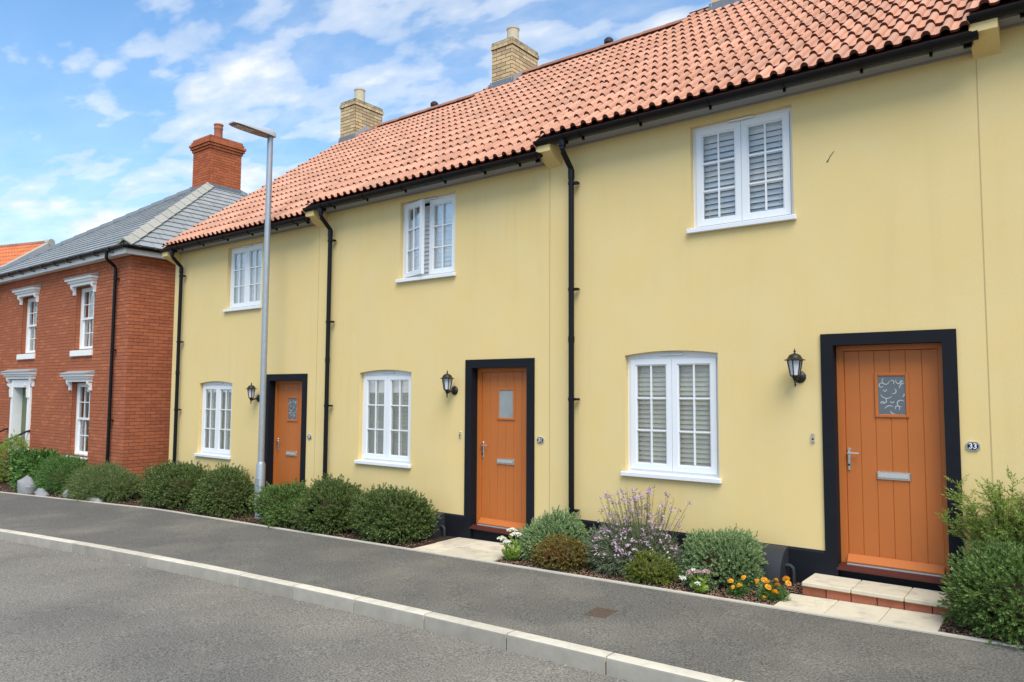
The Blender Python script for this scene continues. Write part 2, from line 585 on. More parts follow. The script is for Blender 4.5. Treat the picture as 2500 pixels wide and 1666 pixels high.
# bits of grit lying in the channel
gv, gf = [], []
octv = np.array([(1, 0, 0), (-1, 0, 0), (0, 1, 0), (0, -1, 0), (0, 0, 1), (0, 0, -1)], float)
octf = np.array([(0, 2, 4), (2, 1, 4), (1, 3, 4), (3, 0, 4), (2, 0, 5), (1, 2, 5), (3, 1, 5), (0, 3, 5)])


def chips(P, smin, smax, flat=.6):
    P = np.asarray(P)
    n = len(P)
    s = nrg.uniform(smin, smax, (n, 1, 1)) * nrg.uniform(.6, 1.25, (n, 1, 3)) * np.array([1, 1, flat])
    a = nrg.uniform(0, 6.28, n)
    b = nrg.uniform(-.6, .6, n)
    ca, sa, cb, sb = np.cos(a), np.sin(a), np.cos(b), np.sin(b)
    V = octv[None] * s * nrg.uniform(.75, 1.2, (n, 6, 1))
    x = V[:, :, 0] * ca[:, None] - V[:, :, 1] * sa[:, None]
    y = V[:, :, 0] * sa[:, None] + V[:, :, 1] * ca[:, None]
    z = V[:, :, 2]
    y2 = y * cb[:, None] - z * sb[:, None]
    z2 = y * sb[:, None] + z * cb[:, None]
    V = np.stack([x, y2, z2], 2) + P[:, None, :]
    F = octf[None] + (np.arange(n) * 6)[:, None, None]
    return V.reshape(-1, 3), F.reshape(-1, 3)


def road_z(x, y):
    return G(x, y_kerb(x)) - .118 + .012 * (y_kerb(x) - y) - .0022 * (y_kerb(x) - y) ** 2


pts = []
for i in range(1600):
    x = rng.uniform(-15, 2)
    y = y_kerb(x) - .115 - abs(rng.gauss(0, .05)) - .004
    pts.append((x, y, road_z(x, y) + .002))
for i in range(120):
    x = rng.uniform(-14, 2)
    y = y_kerb(x) - .2 - rng.uniform(0, 3)
    pts.append((x, y, road_z(x, y) + .002))
V, F = chips(pts, .003, .009)
M['grit'] = mat('pale_grit', (.45, .40, .32), .9, color2=(.2, .13, .08), irand=.3)
tag(O('road_grit', np_mesh('road_grit', V, F), M['grit']), 'pale grit and grains lying in the road channel', kind='stuff')

# ------------------------------------------------------------------ yellow terrace houses
HW, DZ = 4.57, .146
XB = {35: -.62, 33: -5.19, 31: -9.76, 29: -14.33}
ZB = {35: DZ, 33: 0, 31: -DZ, 29: -2 * DZ}
SL = .757                       # roof slope
Y0, ZE = -.30, 4.955            # eaves line of the tile bed
YR = 4.42
RA = math.atan(SL)
UP = (1.88, 2.975, 3.632, 4.785)        # upper window opening
LO = (1.05, 2.16, .955, 2.277, 2.318)    # lower window opening, with arch crown
DO = (3.317, 4.231, -.6, 2.315)         # door opening


def arch_loop(x0, x1, z0, z1, zc_, n=10):
    w = (x1 - x0) / 2
    h = zc_ - z1
    rad = (w * w + h * h) / (2 * h)
    cx, cz = (x0 + x1) / 2, zc_ - rad
    a = math.asin(w / rad)
    top = [(cx + rad * math.sin(a - 2 * a * i / n), cz + rad * math.cos(a - 2 * a * i / n)) for i in range(n + 1)]
    return [(x0, z0), (x1, z0)] + top


def wall_mesh(outer, holes, reveal, y=0.0):
    loops = [[Vector((p[0], p[1], 0)) for p in outer]] + [[Vector((p[0], p[1], 0)) for p in h] for h in holes]
    flat = [p for l in loops for p in l]
    b = MB()
    tris = tessellate_polygon(loops)
    b.v = [(p.x, y, p.y) for p in flat]
    for t in tris:
        a, c, d = (flat[i] for i in t)
        s = (c.x - a.x) * (d.y - a.y) - (c.y - a.y) * (d.x - a.x)
        b.f.append(tuple(t) if s > 0 else tuple(t)[::-1])
    for h in holes:
        k = len(b.v)
        n = len(h)
        b.v += [(p[0], y, p[1]) for p in h] + [(p[0], y + reveal, p[1]) for p in h]
        for i in range(n):
            j = (i + 1) % n
            b.f.append((k + i, k + j, k + n + j, k + n + i)[::-1])
    return b


def rect(x0, x1, z0, z1):
    return [(x0, z0), (x1, z0), (x1, z1), (x0, z1)]


# tile meshes ---------------------------------------------------
TW = HW / 15.5
GY = (YR - Y0) / 15.2
GL = GY / math.cos(RA)
TL = GL + .07


def tile_mesh(units):
    un = TW / 2
    k = un / .1475
    pr = []
    for q in range(units):
        for (x, z) in ((0, .002), (.036, -.004), (.068, .002), (.073, .024), (.088, .044), (.1085, .05), (.129, .044), (.143, .024)):
            pr.append((q * un + x * k, z))
    pr.append((units * un - .001, .004))
    n = len(pr)
    b = MB()
    T = .021
    b.v = [(x, 0, z) for x, z in pr] + [(x, TL, z) for x, z in pr] + [(x, .0, z - T - .3 * max(0, z)) for x, z in pr]
    for i in range(n - 1):
        b.f += [(i, i + 1, n + i + 1, n + i), (2 * n + i, 2 * n + i + 1, i + 1, i)]
    b.f += [(n - 1, 2 * n + n - 1, 2 * n - 1), (0, n, 2 * n)]
    me = b.mesh('pantile', 50)
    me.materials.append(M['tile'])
    me.materials.append(M['tile_end_shade'])
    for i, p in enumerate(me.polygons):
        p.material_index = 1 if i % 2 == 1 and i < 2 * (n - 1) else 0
    return me


T2, T1 = tile_mesh(2), tile_mesh(1)
rb = MB()
RL = HW / 10
ang = [math.pi * i / 8 for i in range(9)]
prf = [(-.125 * math.cos(a), .10 * math.sin(a)) for a in ang]
rb.v = [(0, y, z) for y, z in prf] + [(RL + .02, y * .93, z * .93) for y, z in prf] + [(0, y * .86, z * .86 - .002) for y, z in prf]
rb.f = [(i, i + 1, 10 + i, 9 + i)[::-1] for i in range(8)] + [(18 + i, 19 + i, i + 1, i)[::-1] for i in range(8)]
RIDGE = rb.mesh('ridge_tile', 40)
RIDGE.materials.append(M['ridge'])

unit = MB().box(0, 1, 0, 1, 0, 1).mesh('brick_block')


def brickmesh(m):
    me = unit.copy()
    me.materials.append(m)
    return me


BR_BUFF, BR_LICH, BR_RED, BR_CHIM, BR_STEP = (brickmesh(M[k]) for k in ('buff', 'bufflichen', 'redbrick', 'redchimney', 'redbrick'))
M['stepbrick'] = mat('step_brick', (.36, .125, .07), .88, orand=.16, var=(16, .25), bump=(120, .4, .004), spec=.15)
BR_STEP.materials.clear()
BR_STEP.materials.append(M['stepbrick'])


def bond(width, zlo, zhi, bl=.225, bh=.075, mort=.010, odd=0):
    """running bond pieces over a face: (u0,u1,z0,z1)"""
    out = []
    n = int(round((zhi - zlo) / bh))
    for r_ in range(n):
        u = -(bl / 2 if (r_ + odd) % 2 else 0)
        while u < width - .01:
            a, b = max(0, u), min(width, u + bl - mort)
            if b - a > .02:
                out.append((a, b, zlo + r_ * bh, zlo + r_ * bh + bh - mort))
            u += bl
    return out


def brick_box(parent, x0, x1, y0, y1, z0, z1, me, mortar, name='brick', proud=.007, skip=None, odd=0, bl=.225, bh=.075, mort=.010):
    """brick skin on all four faces of a block standing in parent space"""
    core = O('mortar', MB().box(x0, x1, y0, y1, z0, z1), mortar, parent)
    for side in range(4):
        w = (x1 - x0) if side in (0, 2) else (y1 - y0)
        for (a, b, c, d) in bond(w, z0, z1, bl, bh, mort, odd=odd + side % 2):
            if side == 0:
                p, s = (x0 + a - (proud if a == 0 else 0), y0 - proud, c), (b - a + (proud if a == 0 else 0) + (proud if b == w else 0), .03, d - c)
            elif side == 2:
                p, s = (x0 + a, y1 + proud - .03, c), (b - a, .03, d - c)
            elif side == 1:
                p, s = (x1 + proud - .03, y0 + a, c), (.03, b - a, d - c)
            else:
                p, s = (x0 - proud, y0 + a, c), (.03, b - a, d - c)
            if skip and skip(p, s):
                continue
            O(name, me, None, parent, p, None, s)


# shared house meshes ------------------------------------------
def house_wall_mesh(with_left):
    holes = [rect(*UP), arch_loop(*LO), ]
    outer = [(0, -.6), (DO[0], -.6), (DO[0], DO[3]), (DO[1], DO[3]), (DO[1], -.6), (HW, -.6), (HW, 5.05), (0, 5.05)]
    b = wall_mesh(outer, holes, .11)
    # door reveal
    k = .13
    x0, x1, z1 = DO[0], DO[1], DO[3]
    # gables and back
    zr = ZE + SL * (YR - Y0) - .06
    yb = 2 * YR
    for x in (0, HW):
        b.add([(x, 0, -.6), (x, yb, -.6), (x, yb, 5.05), (x, YR, zr), (x, 0, 5.05)], [(0, 1, 2, 3, 4) if x else (4, 3, 2, 1, 0)])
    b.add([(0, yb, -.6), (HW, yb, -.6), (HW, yb, 5.05), (0, yb, 5.05)], [(3, 2, 1, 0)])
    return b.mesh('wall')


WALL = house_wall_mesh(True)
deck = MB()
zr = ZE + SL * (YR - Y0)
th = .05
deck.prism([(Y0 + .02, ZE + .02 - .02), (YR, zr - .004), (2 * YR - Y0, ZE), (2 * YR - Y0, ZE - th), (YR, zr - .09), (Y0 + .02, ZE - th)], -.012, HW - .006)
DECK = deck.mesh('roof_deck')
DECK.materials.append(M['felt'])


def window_frame(w, h, head=0.0):
    """fixed outer frame, local origin at lower left of opening, face at y=0 (set back by the reveal)"""
    b = MB()
    t = .042
    b.box(0, t, 0, .07, 0, h + head)
    b.box(w - t, w, 0, .07, 0, h + head)
    b.box(t, w - t, 0, .07, 0, .035)
    b.box(t, w - t, 0, .07, h - t, h + head)
    b.box(w / 2 - .012, w / 2 + .012, .012, .046, .035, h - t)
    return b.mesh('frame')


def casement(w, h):
    """opening sash, local origin lower-left, face y=0"""
    t = .062
    b = MB()
    for bx in ((0, t, 0, h), (w - t, w, 0, h), (t, w - t, 0, t), (t, w - t, h - t, h)):
        b.box(bx[0], bx[1], 0, .05, bx[2], bx[3])
    # inner bead, chamfered towards the glass
    i = .014
    for (xa, xb, za, zb) in ((t, t + i, t, h - t), (w - t - i, w - t, t, h - t), (t + i, w - t - i, t, t + i), (t + i, w - t - i, h - t - i, h - t)):
        b.box(xa, xb, .012, .04, za, zb)
    return b.mesh('casement')


def make_window(parent, op, head, name='window', open_left=0.0):
    x0, x1, z0, z1 = op[:4]
    w, h = x1 - x0, z1 - z0
    yb = .07
    win = O(name, window_frame(w, h, head), M['upvc'], parent, (x0, yb, z0))
    cw = (w - .084 - .008) / 2
    chh = h - .035 - .042 - .004
    for side in (0, 1):
        cx = .044 if side == 0 else w - .044 - cw
        pl = Matrix.Translation((cx, -.016, .037))
        if side == 0 and open_left:
            pl = Matrix.Translation((cx, -.016, .037)) @ Matrix.Rotation(-open_left, 4, 'Z')
        rot = pl.to_euler()

        def at(x, y, z):
            return pl @ Vector((x, y, z))
        O('casement', casement(cw, chh), M['upvc'], win, at(0, 0, 0), rot)
        t = .076
        gw, gh = cw - 2 * t, chh - 2 * t
        cols, rows = 2, 3
        bw = .018
        for c in range(cols):
            for r_ in range(rows):
                px, pz = t + gw * c / cols, t + gh * r_ / rows
                me = MB().box(0, gw / cols - .001, 0, .006, 0, gh / rows - .001).mesh('pane')
                O('pane', me, M['glass'], win, at(px, .024, pz), rot)
        O('glazing_bar', MB().box(-bw / 2, bw / 2, 0, .016, 0, gh), M['upvc'], win, at(cw / 2, .006, t), rot)
        for r_ in (1, 2):
            for c in range(2):
                a0 = t + (gw / 2 + bw / 2) * c
                O('glazing_bar', MB().box(0, gw / 2 - bw / 2, 0, .016, -bw / 2, bw / 2), M['upvc'], win, at(a0, .007, t + gh * r_ / rows), rot)
    O('trickle_vent', MB().box(0, .27, -.026, -.002, 0, .022, c=.005), M['upvc'], win, (w / 2 - .13, 0, h - .028 + head * .35))
    O('sill', MB().box(-.038, w + .03, -.12, -.0715, -.045, .006, c=.006).box(.001, w - .001, -.0715, -.001, -.03, .009), M['upvc'], win, (0, 0, 0))
    return win


def sweep(pr, x, sy):
    return pr


# door ---------------------------------------------------------
def make_door(parent, plain):
    x0, x1 = DO[0], DO[1]
    fz0, fz1 = .25, DO[3]
    fr = MB()
    fr.box(x0, x0 + .05, .105, .17, fz0, fz1)
    fr.box(x1 - .05, x1, .105, .17, fz0, fz1)
    fr.box(x0 + .05, x1 - .05, .105, .17, fz1 - .05, fz1)
    fr.box(x0 + .05, x0 + .062, .118, .17, fz0, fz1 - .05)
    door = O('door', fr, M['orange'], parent)
    lx0, lx1 = x0 + .063, x1 - .052
    lz0, lz1 = .262, fz1 - .053
    n = 6
    pw = (lx1 - lx0) / n
    gx0, gx1, gz0, gz1 = 3.645, 3.936, 1.632, 2.05
    for i in range(n):
        a, b = lx0 + i * pw, lx0 + (i + 1) * pw
        pieces = [(lz0, lz1)]
        if a > gx0 - .02 and b < gx1 + .02:
            pieces = [(lz0, gz0 + .02), (gz1 - .02, lz1)]
        pm = MB()
        for (za, zb) in pieces:
            pm.box(a + .0016, b - .0016, .132, .165, za, zb, c=.003)
        O('plank', pm, M['orange'], door)
    O('door_core', MB().box(lx0 + .001, lx1 - .001, .139, .168, lz0 + .002, lz1 - .002), M['orange'], door)
    gf_ = MB()
    t = .03
    for (a, b, c, d) in ((gx0, gx0 + t, gz0, gz1), (gx1 - t, gx1, gz0, gz1), (gx0 + t, gx1 - t, gz0, gz0 + t), (gx0 + t, gx1 - t, gz1 - t, gz1)):
        gf_.box(a, b, .118, .15, c, d, c=.005)
    O('glass_frame', gf_, M['orange'], door)
    pane = O('door_pane', MB().box(gx0 + t, gx1 - t, .128, .137, gz0 + t, gz1 - t), M['plainpane'] if plain else M['etched'], door)
    if not plain:
        sc = MB()
        q = random.Random(3)
        W_, H_ = gx1 - gx0 - 2 * t, gz1 - gz0 - 2 * t
        for (cx, cz, r_, a0, a1) in ((.07, .31, .035, 2.2, 6.4), (.12, .30, .02, -1, 2.6), (.18, .31, .028, 2.6, 6.8), (.03, .27, .022, 1.0, 6.0), (.22, .24, .05, 1.5, 3.1), (.08, .2, .06, 3.4, 5.6), (.13, .22, .028, 4.2, 7.4), (.2, .19, .025, 4.9, 6.6), (.045, .13, .03, 4.0, 7.5), (.035, .10, .02, 0, 3.2), (.12, .125, .018, 3.3, 6.1), (.19, .1, .035, .6, 5.0), (.16, .06, .022, -1.0, 4.0), (.09, .03, .055, .9, 2.6), (.13, .03, .028, 3.0, 5.0), (.2, .3, .014, 0, 5), (.06, .23, .016, 3, 7)):
            path = []
            wds = []
            for i in range(11):
                tt = i / 10
                a = a0 + (a1 - a0) * tt
                rr_ = r_ * (1 - .25 * tt)
                path.append((gx0 + t + max(.008, min(W_ - .008, cx + rr_ * math.cos(a))), gz0 + t + max(.008, min(H_ - .008, cz + rr_ * math.sin(a)))))
                wds.append(.0028 * math.sin(math.pi * (.1 + .85 * tt)) + .001)
            k = len(sc.v)
            for i, (px, pz) in enumerate(path):
                d = Vector((path[min(i + 1, 10)][0] - path[max(i - 1, 0)][0], path[min(i + 1, 10)][1] - path[max(i - 1, 0)][1]))
                d = d.normalized() if d.length > 1e-6 else Vector((1, 0))
                sc.v += [(px - d.y * wds[i], .1265, pz + d.x * wds[i]), (px + d.y * wds[i], .1265, pz - d.x * wds[i])]
            for i in range(10):
                sc.f.append((k + 2 * i, k + 2 * i + 1, k + 2 * i + 3, k + 2 * i + 2))
        O('etched_pattern', sc, M['scroll'], door)
    h = MB().box(3.392, 3.42, .118, .133, 1.12, 1.335, c=.006)
    O('handle_plate', h, M['chrome'], door)
    hl = MB().tube([(3.406, .13, 1.285), (3.406, .088, 1.285)], .011, 10).tube([(3.402, .086, 1.285), (3.43, .082, 1.287), (3.505, .084, 1.288)], [.011, .0105, .008], 10)
    O('handle_lever', hl.mesh('handle_lever', 40), M['chrome'], door)
    O('lock_cylinder', MB().tube([(3.406, .119, 1.175), (3.406, .112, 1.175)], .010, 12), M['lantern'], door)
    lb = MB().box(3.647, 3.93, .118, .134, 1.055, 1.13, c=.004)
    lb.prism([(.118, 1.072), (.106, 1.078), (.108, 1.118), (.118, 1.122)], 3.662, 3.915)
    O('letter_plate', lb, M['chrome'], door)
    O('weatherboard', MB().prism([(.13, .262), (.06, .262), (.056, .274), (.118, .335), (.13, .335)], lx0, lx1), M['orange'], door)
    O('threshold', MB().prism([(.16, .2), (-.028, .2), (-.028, .215), (.02, .244), (.16, .252)], x0 - .012, x1 + .012), M['wood_sill'], door)
    O('threshold_bar', MB().box(lx0, lx1, .045, .07, .2465, .258), M['lead_pale'], door)
    O('threshold_base', MB().box(x0 + .002, x1 - .002, .03, .12, -.5, .199), M['black'], door)
    return door


def make_surround():
    b = MB()
    w = .112
    x0, x1, z1 = DO[0], DO[1], DO[3]
    b.box(x0 - w, x0, -.022, .13, -.6, z1 + w)
    b.box(x1, x1 + w, -.022, .13, -.6, z1 + w)
    b.box(x0, x1, -.022, .13, z1, z1 + w)
    return b.mesh('door_surround')


SURR = make_surround()
SURR.materials.append(M['black'])
PL = MB()
for (a, b) in ((-.004, DO[0] - .112), (DO[1] + .112, HW - .006)):
    PL.prism([(.01, -.6), (-.02, -.6), (-.02, .335), (-.004, .356), (.01, .356)], a, b)
PLINTH = PL.mesh('plinth')
PLINTH.materials.append(M['black'])


def gutter_mesh():
    b = MB()
    n = 8
    yc, zc_, ra = -.275, 4.925, .056
    pr = [(yc - ra * math.cos(math.pi * i / n), zc_ - ra * math.sin(math.pi * i / n)) for i in range(n + 1)]
    inner = [(yc - (ra - .005) * math.cos(math.pi * i / n), zc_ - (ra - .005) * math.sin(math.pi * i / n)) for i in range(n + 1)]
    b.prism(pr + inner[::-1], -.03, HW + .045)
    for x in (-.03, HW + .04):
        b.prism(pr, x, x + .006)
    return b.mesh('gutter', 40)


GUT = gutter_mesh()
GUT.materials.append(M['plastic'])


def bracket_mesh(big=False):
    b = MB()
    w = .045 if big else .018
    yc, zc_, ra = -.275, 4.925, .056
    e = .009
    n = 8
    pr = [(yc - (ra + e) * math.cos(math.pi * i / n), zc_ - (ra + e) * math.sin(math.pi * i / n)) for i in range(n + 1)]
    inner = [(yc - (ra + .0008) * math.cos(math.pi * i / n), zc_ - (ra + .0008) * math.sin(math.pi * i / n)) for i in range(n + 1)]
    b.prism(pr + inner[::-1], -w, w)
    b.box(-w * .7, w * .7, -.215, -.19, 4.845, 4.92)
    return b.mesh('gutter_bracket', 40)


GBR, GUN = bracket_mesh(), bracket_mesh(True)
GBR.materials.append(M['plastic'])
GUN.materials.append(M['plastic'])


def pipe_mesh(zb):
    b = MB()
    b.tube([(.37, -.275, 4.88), (.37, -.275, 4.80)], .043, 12)
    b.tube([(.37, -.275, 4.83), (.37, -.275, 4.765), (.37, -.262, 4.735), (.37, -.115, 4.60), (.37, -.082, 4.57), (.37, -.08, 4.52), (.37, -.08, 4.45)], .034, 12)
    b.tube([(.37, -.08, 4.56), (.37, -.08, 4.45)], .040, 12)
    b.tube([(.37, -.08, 4.46), (.37, -.08, zb)], .034, 12)
    b.tube([(.37, -.08, 2.52), (.37, -.08, 2.45)], .039, 12)
    return b.mesh('downpipe', 40)


PB = MB()
PB.tube([(0, 0, -.018), (0, 0, .018)], .041, 12)
PB.box(.03, .085, -.012, .055, -.014, .014)
PBR = PB.mesh('pipe_bracket', 40)
PBR.materials.append(M['plastic'])

CB = MB()
CB.prism([(0, 4.665), (0, 5.10), (-.275, 4.90), (-.275, 4.79)], -.022, .185)
CORB = CB.mesh('corbel')
CORB.materials.append(M['render'])


def meter_mesh():
    b = MB()
    pr = []
    for i in range(9):
        a = (math.pi / 2) * i / 8
        pr.append((-.02 - .29 * math.sin(a), -.02 + .375 * math.cos(a) ** .85 if i < 8 else -.02))
    pr += [(-.02, -.3), (-.31, -.3)][::-1]
    pr = [(-.02, .355)] + pr[1:9] + [(-.31, -.3), (-.02, -.3)]
    b.prism(pr, 2.43, 2.86)
    return b.mesh('meter_cover', 35)


METER = meter_mesh()
M['meter'] = mat('dark_meter_plastic', (.028, .031, .038), .5, var=(4, .15), spec=.4)
METER.materials.append(M['meter'])


def make_chimney(parent, x, yf, ztop_rel, zbase, pot):
    """x,yf: front-left corner in house space"""
    w, d = .52, .88
    c = O('chimney', MB().box(x + .02, x + w - .02, yf + .02, yf + d - .02, zbase, ztop_rel + .1), M['mortar_dark'], parent)
    zc0 = ztop_rel - 12 * .081
    K = dict(bl=.243, bh=.081, mort=.014)

    def roofz(y):
        return ZE + SL * (YR - Y0) - SL * abs(y - YR)

    def skip(p, s):
        return p[2] + .03 < roofz(max(yf, min(yf + d, p[1] + s[1] / 2))) - .05
    brick_box(c, x, x + w, yf, yf + d, zc0, ztop_rel, BR_BUFF, M['mortar_dark'], skip=skip, **K)
    # oversailing course, then a set-back course carrying lichen
    brick_box(c, x - .022, x + w + .022, yf - .022, yf + d + .022, ztop_rel, ztop_rel + .075, BR_BUFF, M['mortar_dark'], odd=1, bl=.13, mort=.012)
    brick_box(c, x - .004, x + w + .004, yf - .004, yf + d + .004, ztop_rel + .075, ztop_rel + .15, BR_LICH, M['mortar_dark'], bl=.243, mort=.012)
    fl = MB()
    fl.prism([(x + .06, ztop_rel + .15), (x + w - .06, ztop_rel + .15), (x + w - .15, ztop_rel + .185), (x + .15, ztop_rel + .185)], yf + .08, yf + d - .08, 'y')
    O('flaunching', fl, M['pot_buff'], c)
    pm = MB().lathe([(.135, ztop_rel + .15), (.128, ztop_rel + .2), (.126, ztop_rel + .50), (.138, ztop_rel + .505), (.138, ztop_rel + .53), (.112, ztop_rel + .53), (.105, ztop_rel + .3)], 20, c=(x + w / 2, yf + d / 2 - .08))
    O('chimney_pot', pm.mesh('chimney_pot', 40), M['pot_buff'], c)
    # lead: apron in front, stepped side flashings
    zf = roofz(yf)
    O('apron_flashing', MB().prism([(yf - .012, zf + .18), (yf - .03, zf + .02), (yf - .12, zf - .03), (yf - .12, zf - .06), (yf + .01, zf - .05), (yf + .01, zf + .18)], x - .05, x + w + .02), M['lead'], c)
    for s in (0, 1):
        xx = x - .014 if s == 0 else x + w
        O('side_flashing', MB().add(*slab_poly([(yf - .02, zf - .0), (yf - .02, zf + .17), (yf + d / 2 - .05, roofz(YR) + .13), (yf + d / 2 + .08, roofz(YR) + .02)], xx, xx + .014)), M['lead_pale'], c)
    return c


def slab_poly(poly, xa, xb):
    n = len(poly)
    vv = [(xa, p[0], p[1]) for p in poly] + [(xb, p[0], p[1]) for p in poly]
    ff = [(i, (i + 1) % n, n + (i + 1) % n, n + i) for i in range(n)] + [tuple(range(n))[::-1], tuple(range(n, 2 * n))]
    return vv, ff


def join_tiles(items, m):
    """many copies of a mesh joined into one: items (mesh, matrix)"""
    vv, ff = [], []
    idx = []
    b = MB()
    for me, mt in items:
        co = [v.co for v in me.vertices]
        b.add([tuple(p) for p in co], [tuple(p.vertices) for p in me.polygons], mt)
        idx += [p.material_index for p in me.polygons]
    me = b.mesh('roof_tiles', 50)
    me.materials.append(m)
    me.materials.append(M['tile_end_shade'])
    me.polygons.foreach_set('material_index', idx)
    return me


def make_house(no, label, chim, plain_door, open_win=0.0):
    xb, zb = XB[no], ZB[no]
    h = thing('terraced_house', label, 'house', (xb, 0, zb), 'yellow terraced houses in the row')
    O('wall', WALL, M['render'], h)
    O('plinth', PLINTH, None, h)
    O('door_surround', SURR, None, h)
    O('movement_joint', MB().box(-.004, .004, -.0025, .01, .36 if no != 29 else .3, 4.66), M['joint'], h)
    make_window(h, UP, .0, open_left=open_win)
    make_window(h, LO, .047)
    make_door(h, plain_door)
    O('corbel', CORB, None, h)
    # eaves boards
    O('fascia', MB().box(.0, HW, -.205, -.188, 4.872, 4.985), M['greyboard'], h)
    O('soffit', MB().box(.0, HW, -.187, -.001, 4.878, 4.892), M['greyboard'], h)
    O('soffit_trim', MB().box(.0, HW, -.03, -.001, 4.866, 4.8775), M['greyboard'], h)
    g = O('gutter', GUT, None, h)
    for x in (.62, 1.38, 2.2, 2.97, 3.68, 4.25):
        O('gutter_bracket', GBR, None, g, (x, 0, 0))
    O('gutter_union', GUN, None, g, (.37, 0, 0))
    O('gutter_union', GUN, None, g, (4.53, 0, 0))
    gz = G(xb + .4, -.1) - zb - .03
    if no != 35:
        p = O('downpipe', pipe_mesh(gz), M['plastic'], h)
        for z in (4.39, 3.09, 1.77, .46):
            O('pipe_bracket', PBR, None, p, (.37, -.08, z))
    mt = O('gas_meter_cover', METER, None, h)
    O('meter_pipe', MB().tube([(2.84, -.1, .19), (2.9, -.1, .19), (2.925, -.1, .17), (2.93, -.1, .14), (2.93, -.1, -.3)], .019, 8).mesh('meter_pipe', 40), M['meter'], mt)
    # roof: deck plus every tile
    roof = O('roof', DECK, None, h)
    rot = (RA, 0, 0)
    joined = []
    tilt = math.atan(.034 / TL)
    for r_ in range(15):
        y = Y0 + r_ * GY
        z = ZE + SL * (y - Y0)
        for c in range(16):
            me = T2 if c < 15 else T1
            off = -.03 if c == 0 and no in (29,) else 0
            loc = Vector((c * TW + rng.uniform(-.002, .002) - .01, y, z + .041))
            e = (RA - tilt + rng.uniform(-.007, .007), rng.uniform(-.008, .008), rng.uniform(-.008, .008))
            if no == 35 and (c > 4 or r_ > 6):
                from mathutils import Euler
                joined.append((me, Matrix.Translation(loc) @ Euler(e).to_matrix().to_4x4()))
                continue
            O('roof_tile', me, None, roof, loc, e)
    if joined:
        tag(O('roof_tiles', join_tiles(joined, M['tile']), None, roof), kind='stuff')
    # back slope
    items = []
    for i in range(10):
        if chim and i * RL < chim[0] + .3:
            continue
        O('ridge_tile', RIDGE, None, roof, (i * RL - .015, YR, zr + .022 + rng.uniform(-.003, .003)), (0, rng.uniform(-.004, .004), 0))
    if chim:
        O('ridge_flashing', MB().prism([(YR - .16, zr - .03), (YR, zr + .06), (YR + .16, zr - .03)], .0, chim[0] + .7), M['ridge'], roof)
    bk = MB()
    bk.add([(0, YR, zr + .05), (HW, YR, zr + .05), (HW, 2 * YR - Y0, ZE + .05), (0, 2 * YR - Y0, ZE + .05)], [(0, 1, 2, 3)])
    O('back_slope', bk, M['tile'], roof)
    vx = {31: 2.8, 33: 2.8, 29: 2.75, 35: 2.8}[no]
    vm = MB().lathe([(.055, zr - .1), (.055, zr + .19), (.09, zr + .20), (.09, zr + .26), (.05, zr + .30)], 14, c=(vx, YR + .12))
    O('ridge_vent', vm.mesh('ridge_vent', 40), M['vent'], roof)
    if chim:
        make_chimney(h, *chim)
    return h


H33 = make_house(33, 'yellow rendered house numbered 33 with black framed orange door, nearest complete house', (.54, 3.98, 8.86, 6.5, 0), False)
H31 = make_house(31, 'yellow rendered house numbered 31 with an upstairs casement standing open', (.36, 3.98, 9.06, 6.5, 0), True, R(16))
H29 = make_house(29, 'farthest yellow rendered house of the row, beside the red brick house', (.16, 3.94, 9.08, 6.5, 0), False)
H35 = make_house(35, 'yellow rendered house end cut off by the right edge of the photo', None, False)
O('render_scrape', MB().add([(3.30, -.0015, 4.11), (3.315, -.0015, 4.12), (3.335, -.0015, 4.165), (3.375, -.0015, 4.215), (3.365, -.0015, 4.215), (3.33, -.0015, 4.175), (3.318, -.0015, 4.15), (3.296, -.0015, 4.125)], [(0, 1, 2, 3, 4, 5, 6, 7)]), M['scratch'], H33)

# ------------------------------------------------------------------ blinds and curtains inside the windows
def blind(no, x0, x1, z0, z1, pitch, tilt, m, label, group=None, name='venetian_blind', y=.142):
    o = thing(name, label, 'blind', (XB[no] + x0, y, ZB[no] + z0), group)
    w = x1 - x0
    n = int((z1 - z0) / pitch)
    me = MB().prism([(-.0015, -pitch * .54), (.0015, -pitch * .54), (.003, 0), (.0015, pitch * .54), (-.0015, pitch * .54), (.001, 0)], 0, w).mesh('slat')
    me.materials.append(m)
    for i in range(n):
        O('slat', me, None, o, (0, 0, (i + .5) * pitch), (tilt + rng.uniform(-.03, .03), 0, rng.uniform(-.0015, .0015)))
    O('head_rail', MB().box(0, w, -.02, .02, n * pitch, n * pitch + .04), m, o)
    for k in (.12, .5, .88):
        O('ladder_cord', MB().box(w * k - .002, w * k + .002, -.02, -.018, 0, n * pitch), m, o)
    return o


def curtain(no, x0, x1, z0, z1, m, label, waves=9, amp=.012, y=.148, group=None):
    b = MB()
    n = waves * 6
    for i in range(n + 1):
        t = i / n
        yy = amp * math.sin(t * waves * 6.283 + .7 * math.sin(t * 9)) * (.8 + .2 * math.sin(t * 17))
        x = t * (x1 - x0)
        b.v += [(x, yy - .002, 0), (x, yy - .002, z1 - z0), (x, yy + .002, 0), (x, yy + .002, z1 - z0)]
    for i in range(n):
        k = 4 * i
        b.f += [(k, k + 4, k + 5, k + 1), (k + 3, k + 7, k + 6, k + 2)]
    o = O('curtain', b.mesh('curtain', 60), m, None, (XB[no] + x0, y, ZB[no] + z0))
    return tag(o, label, 'curtain', group)


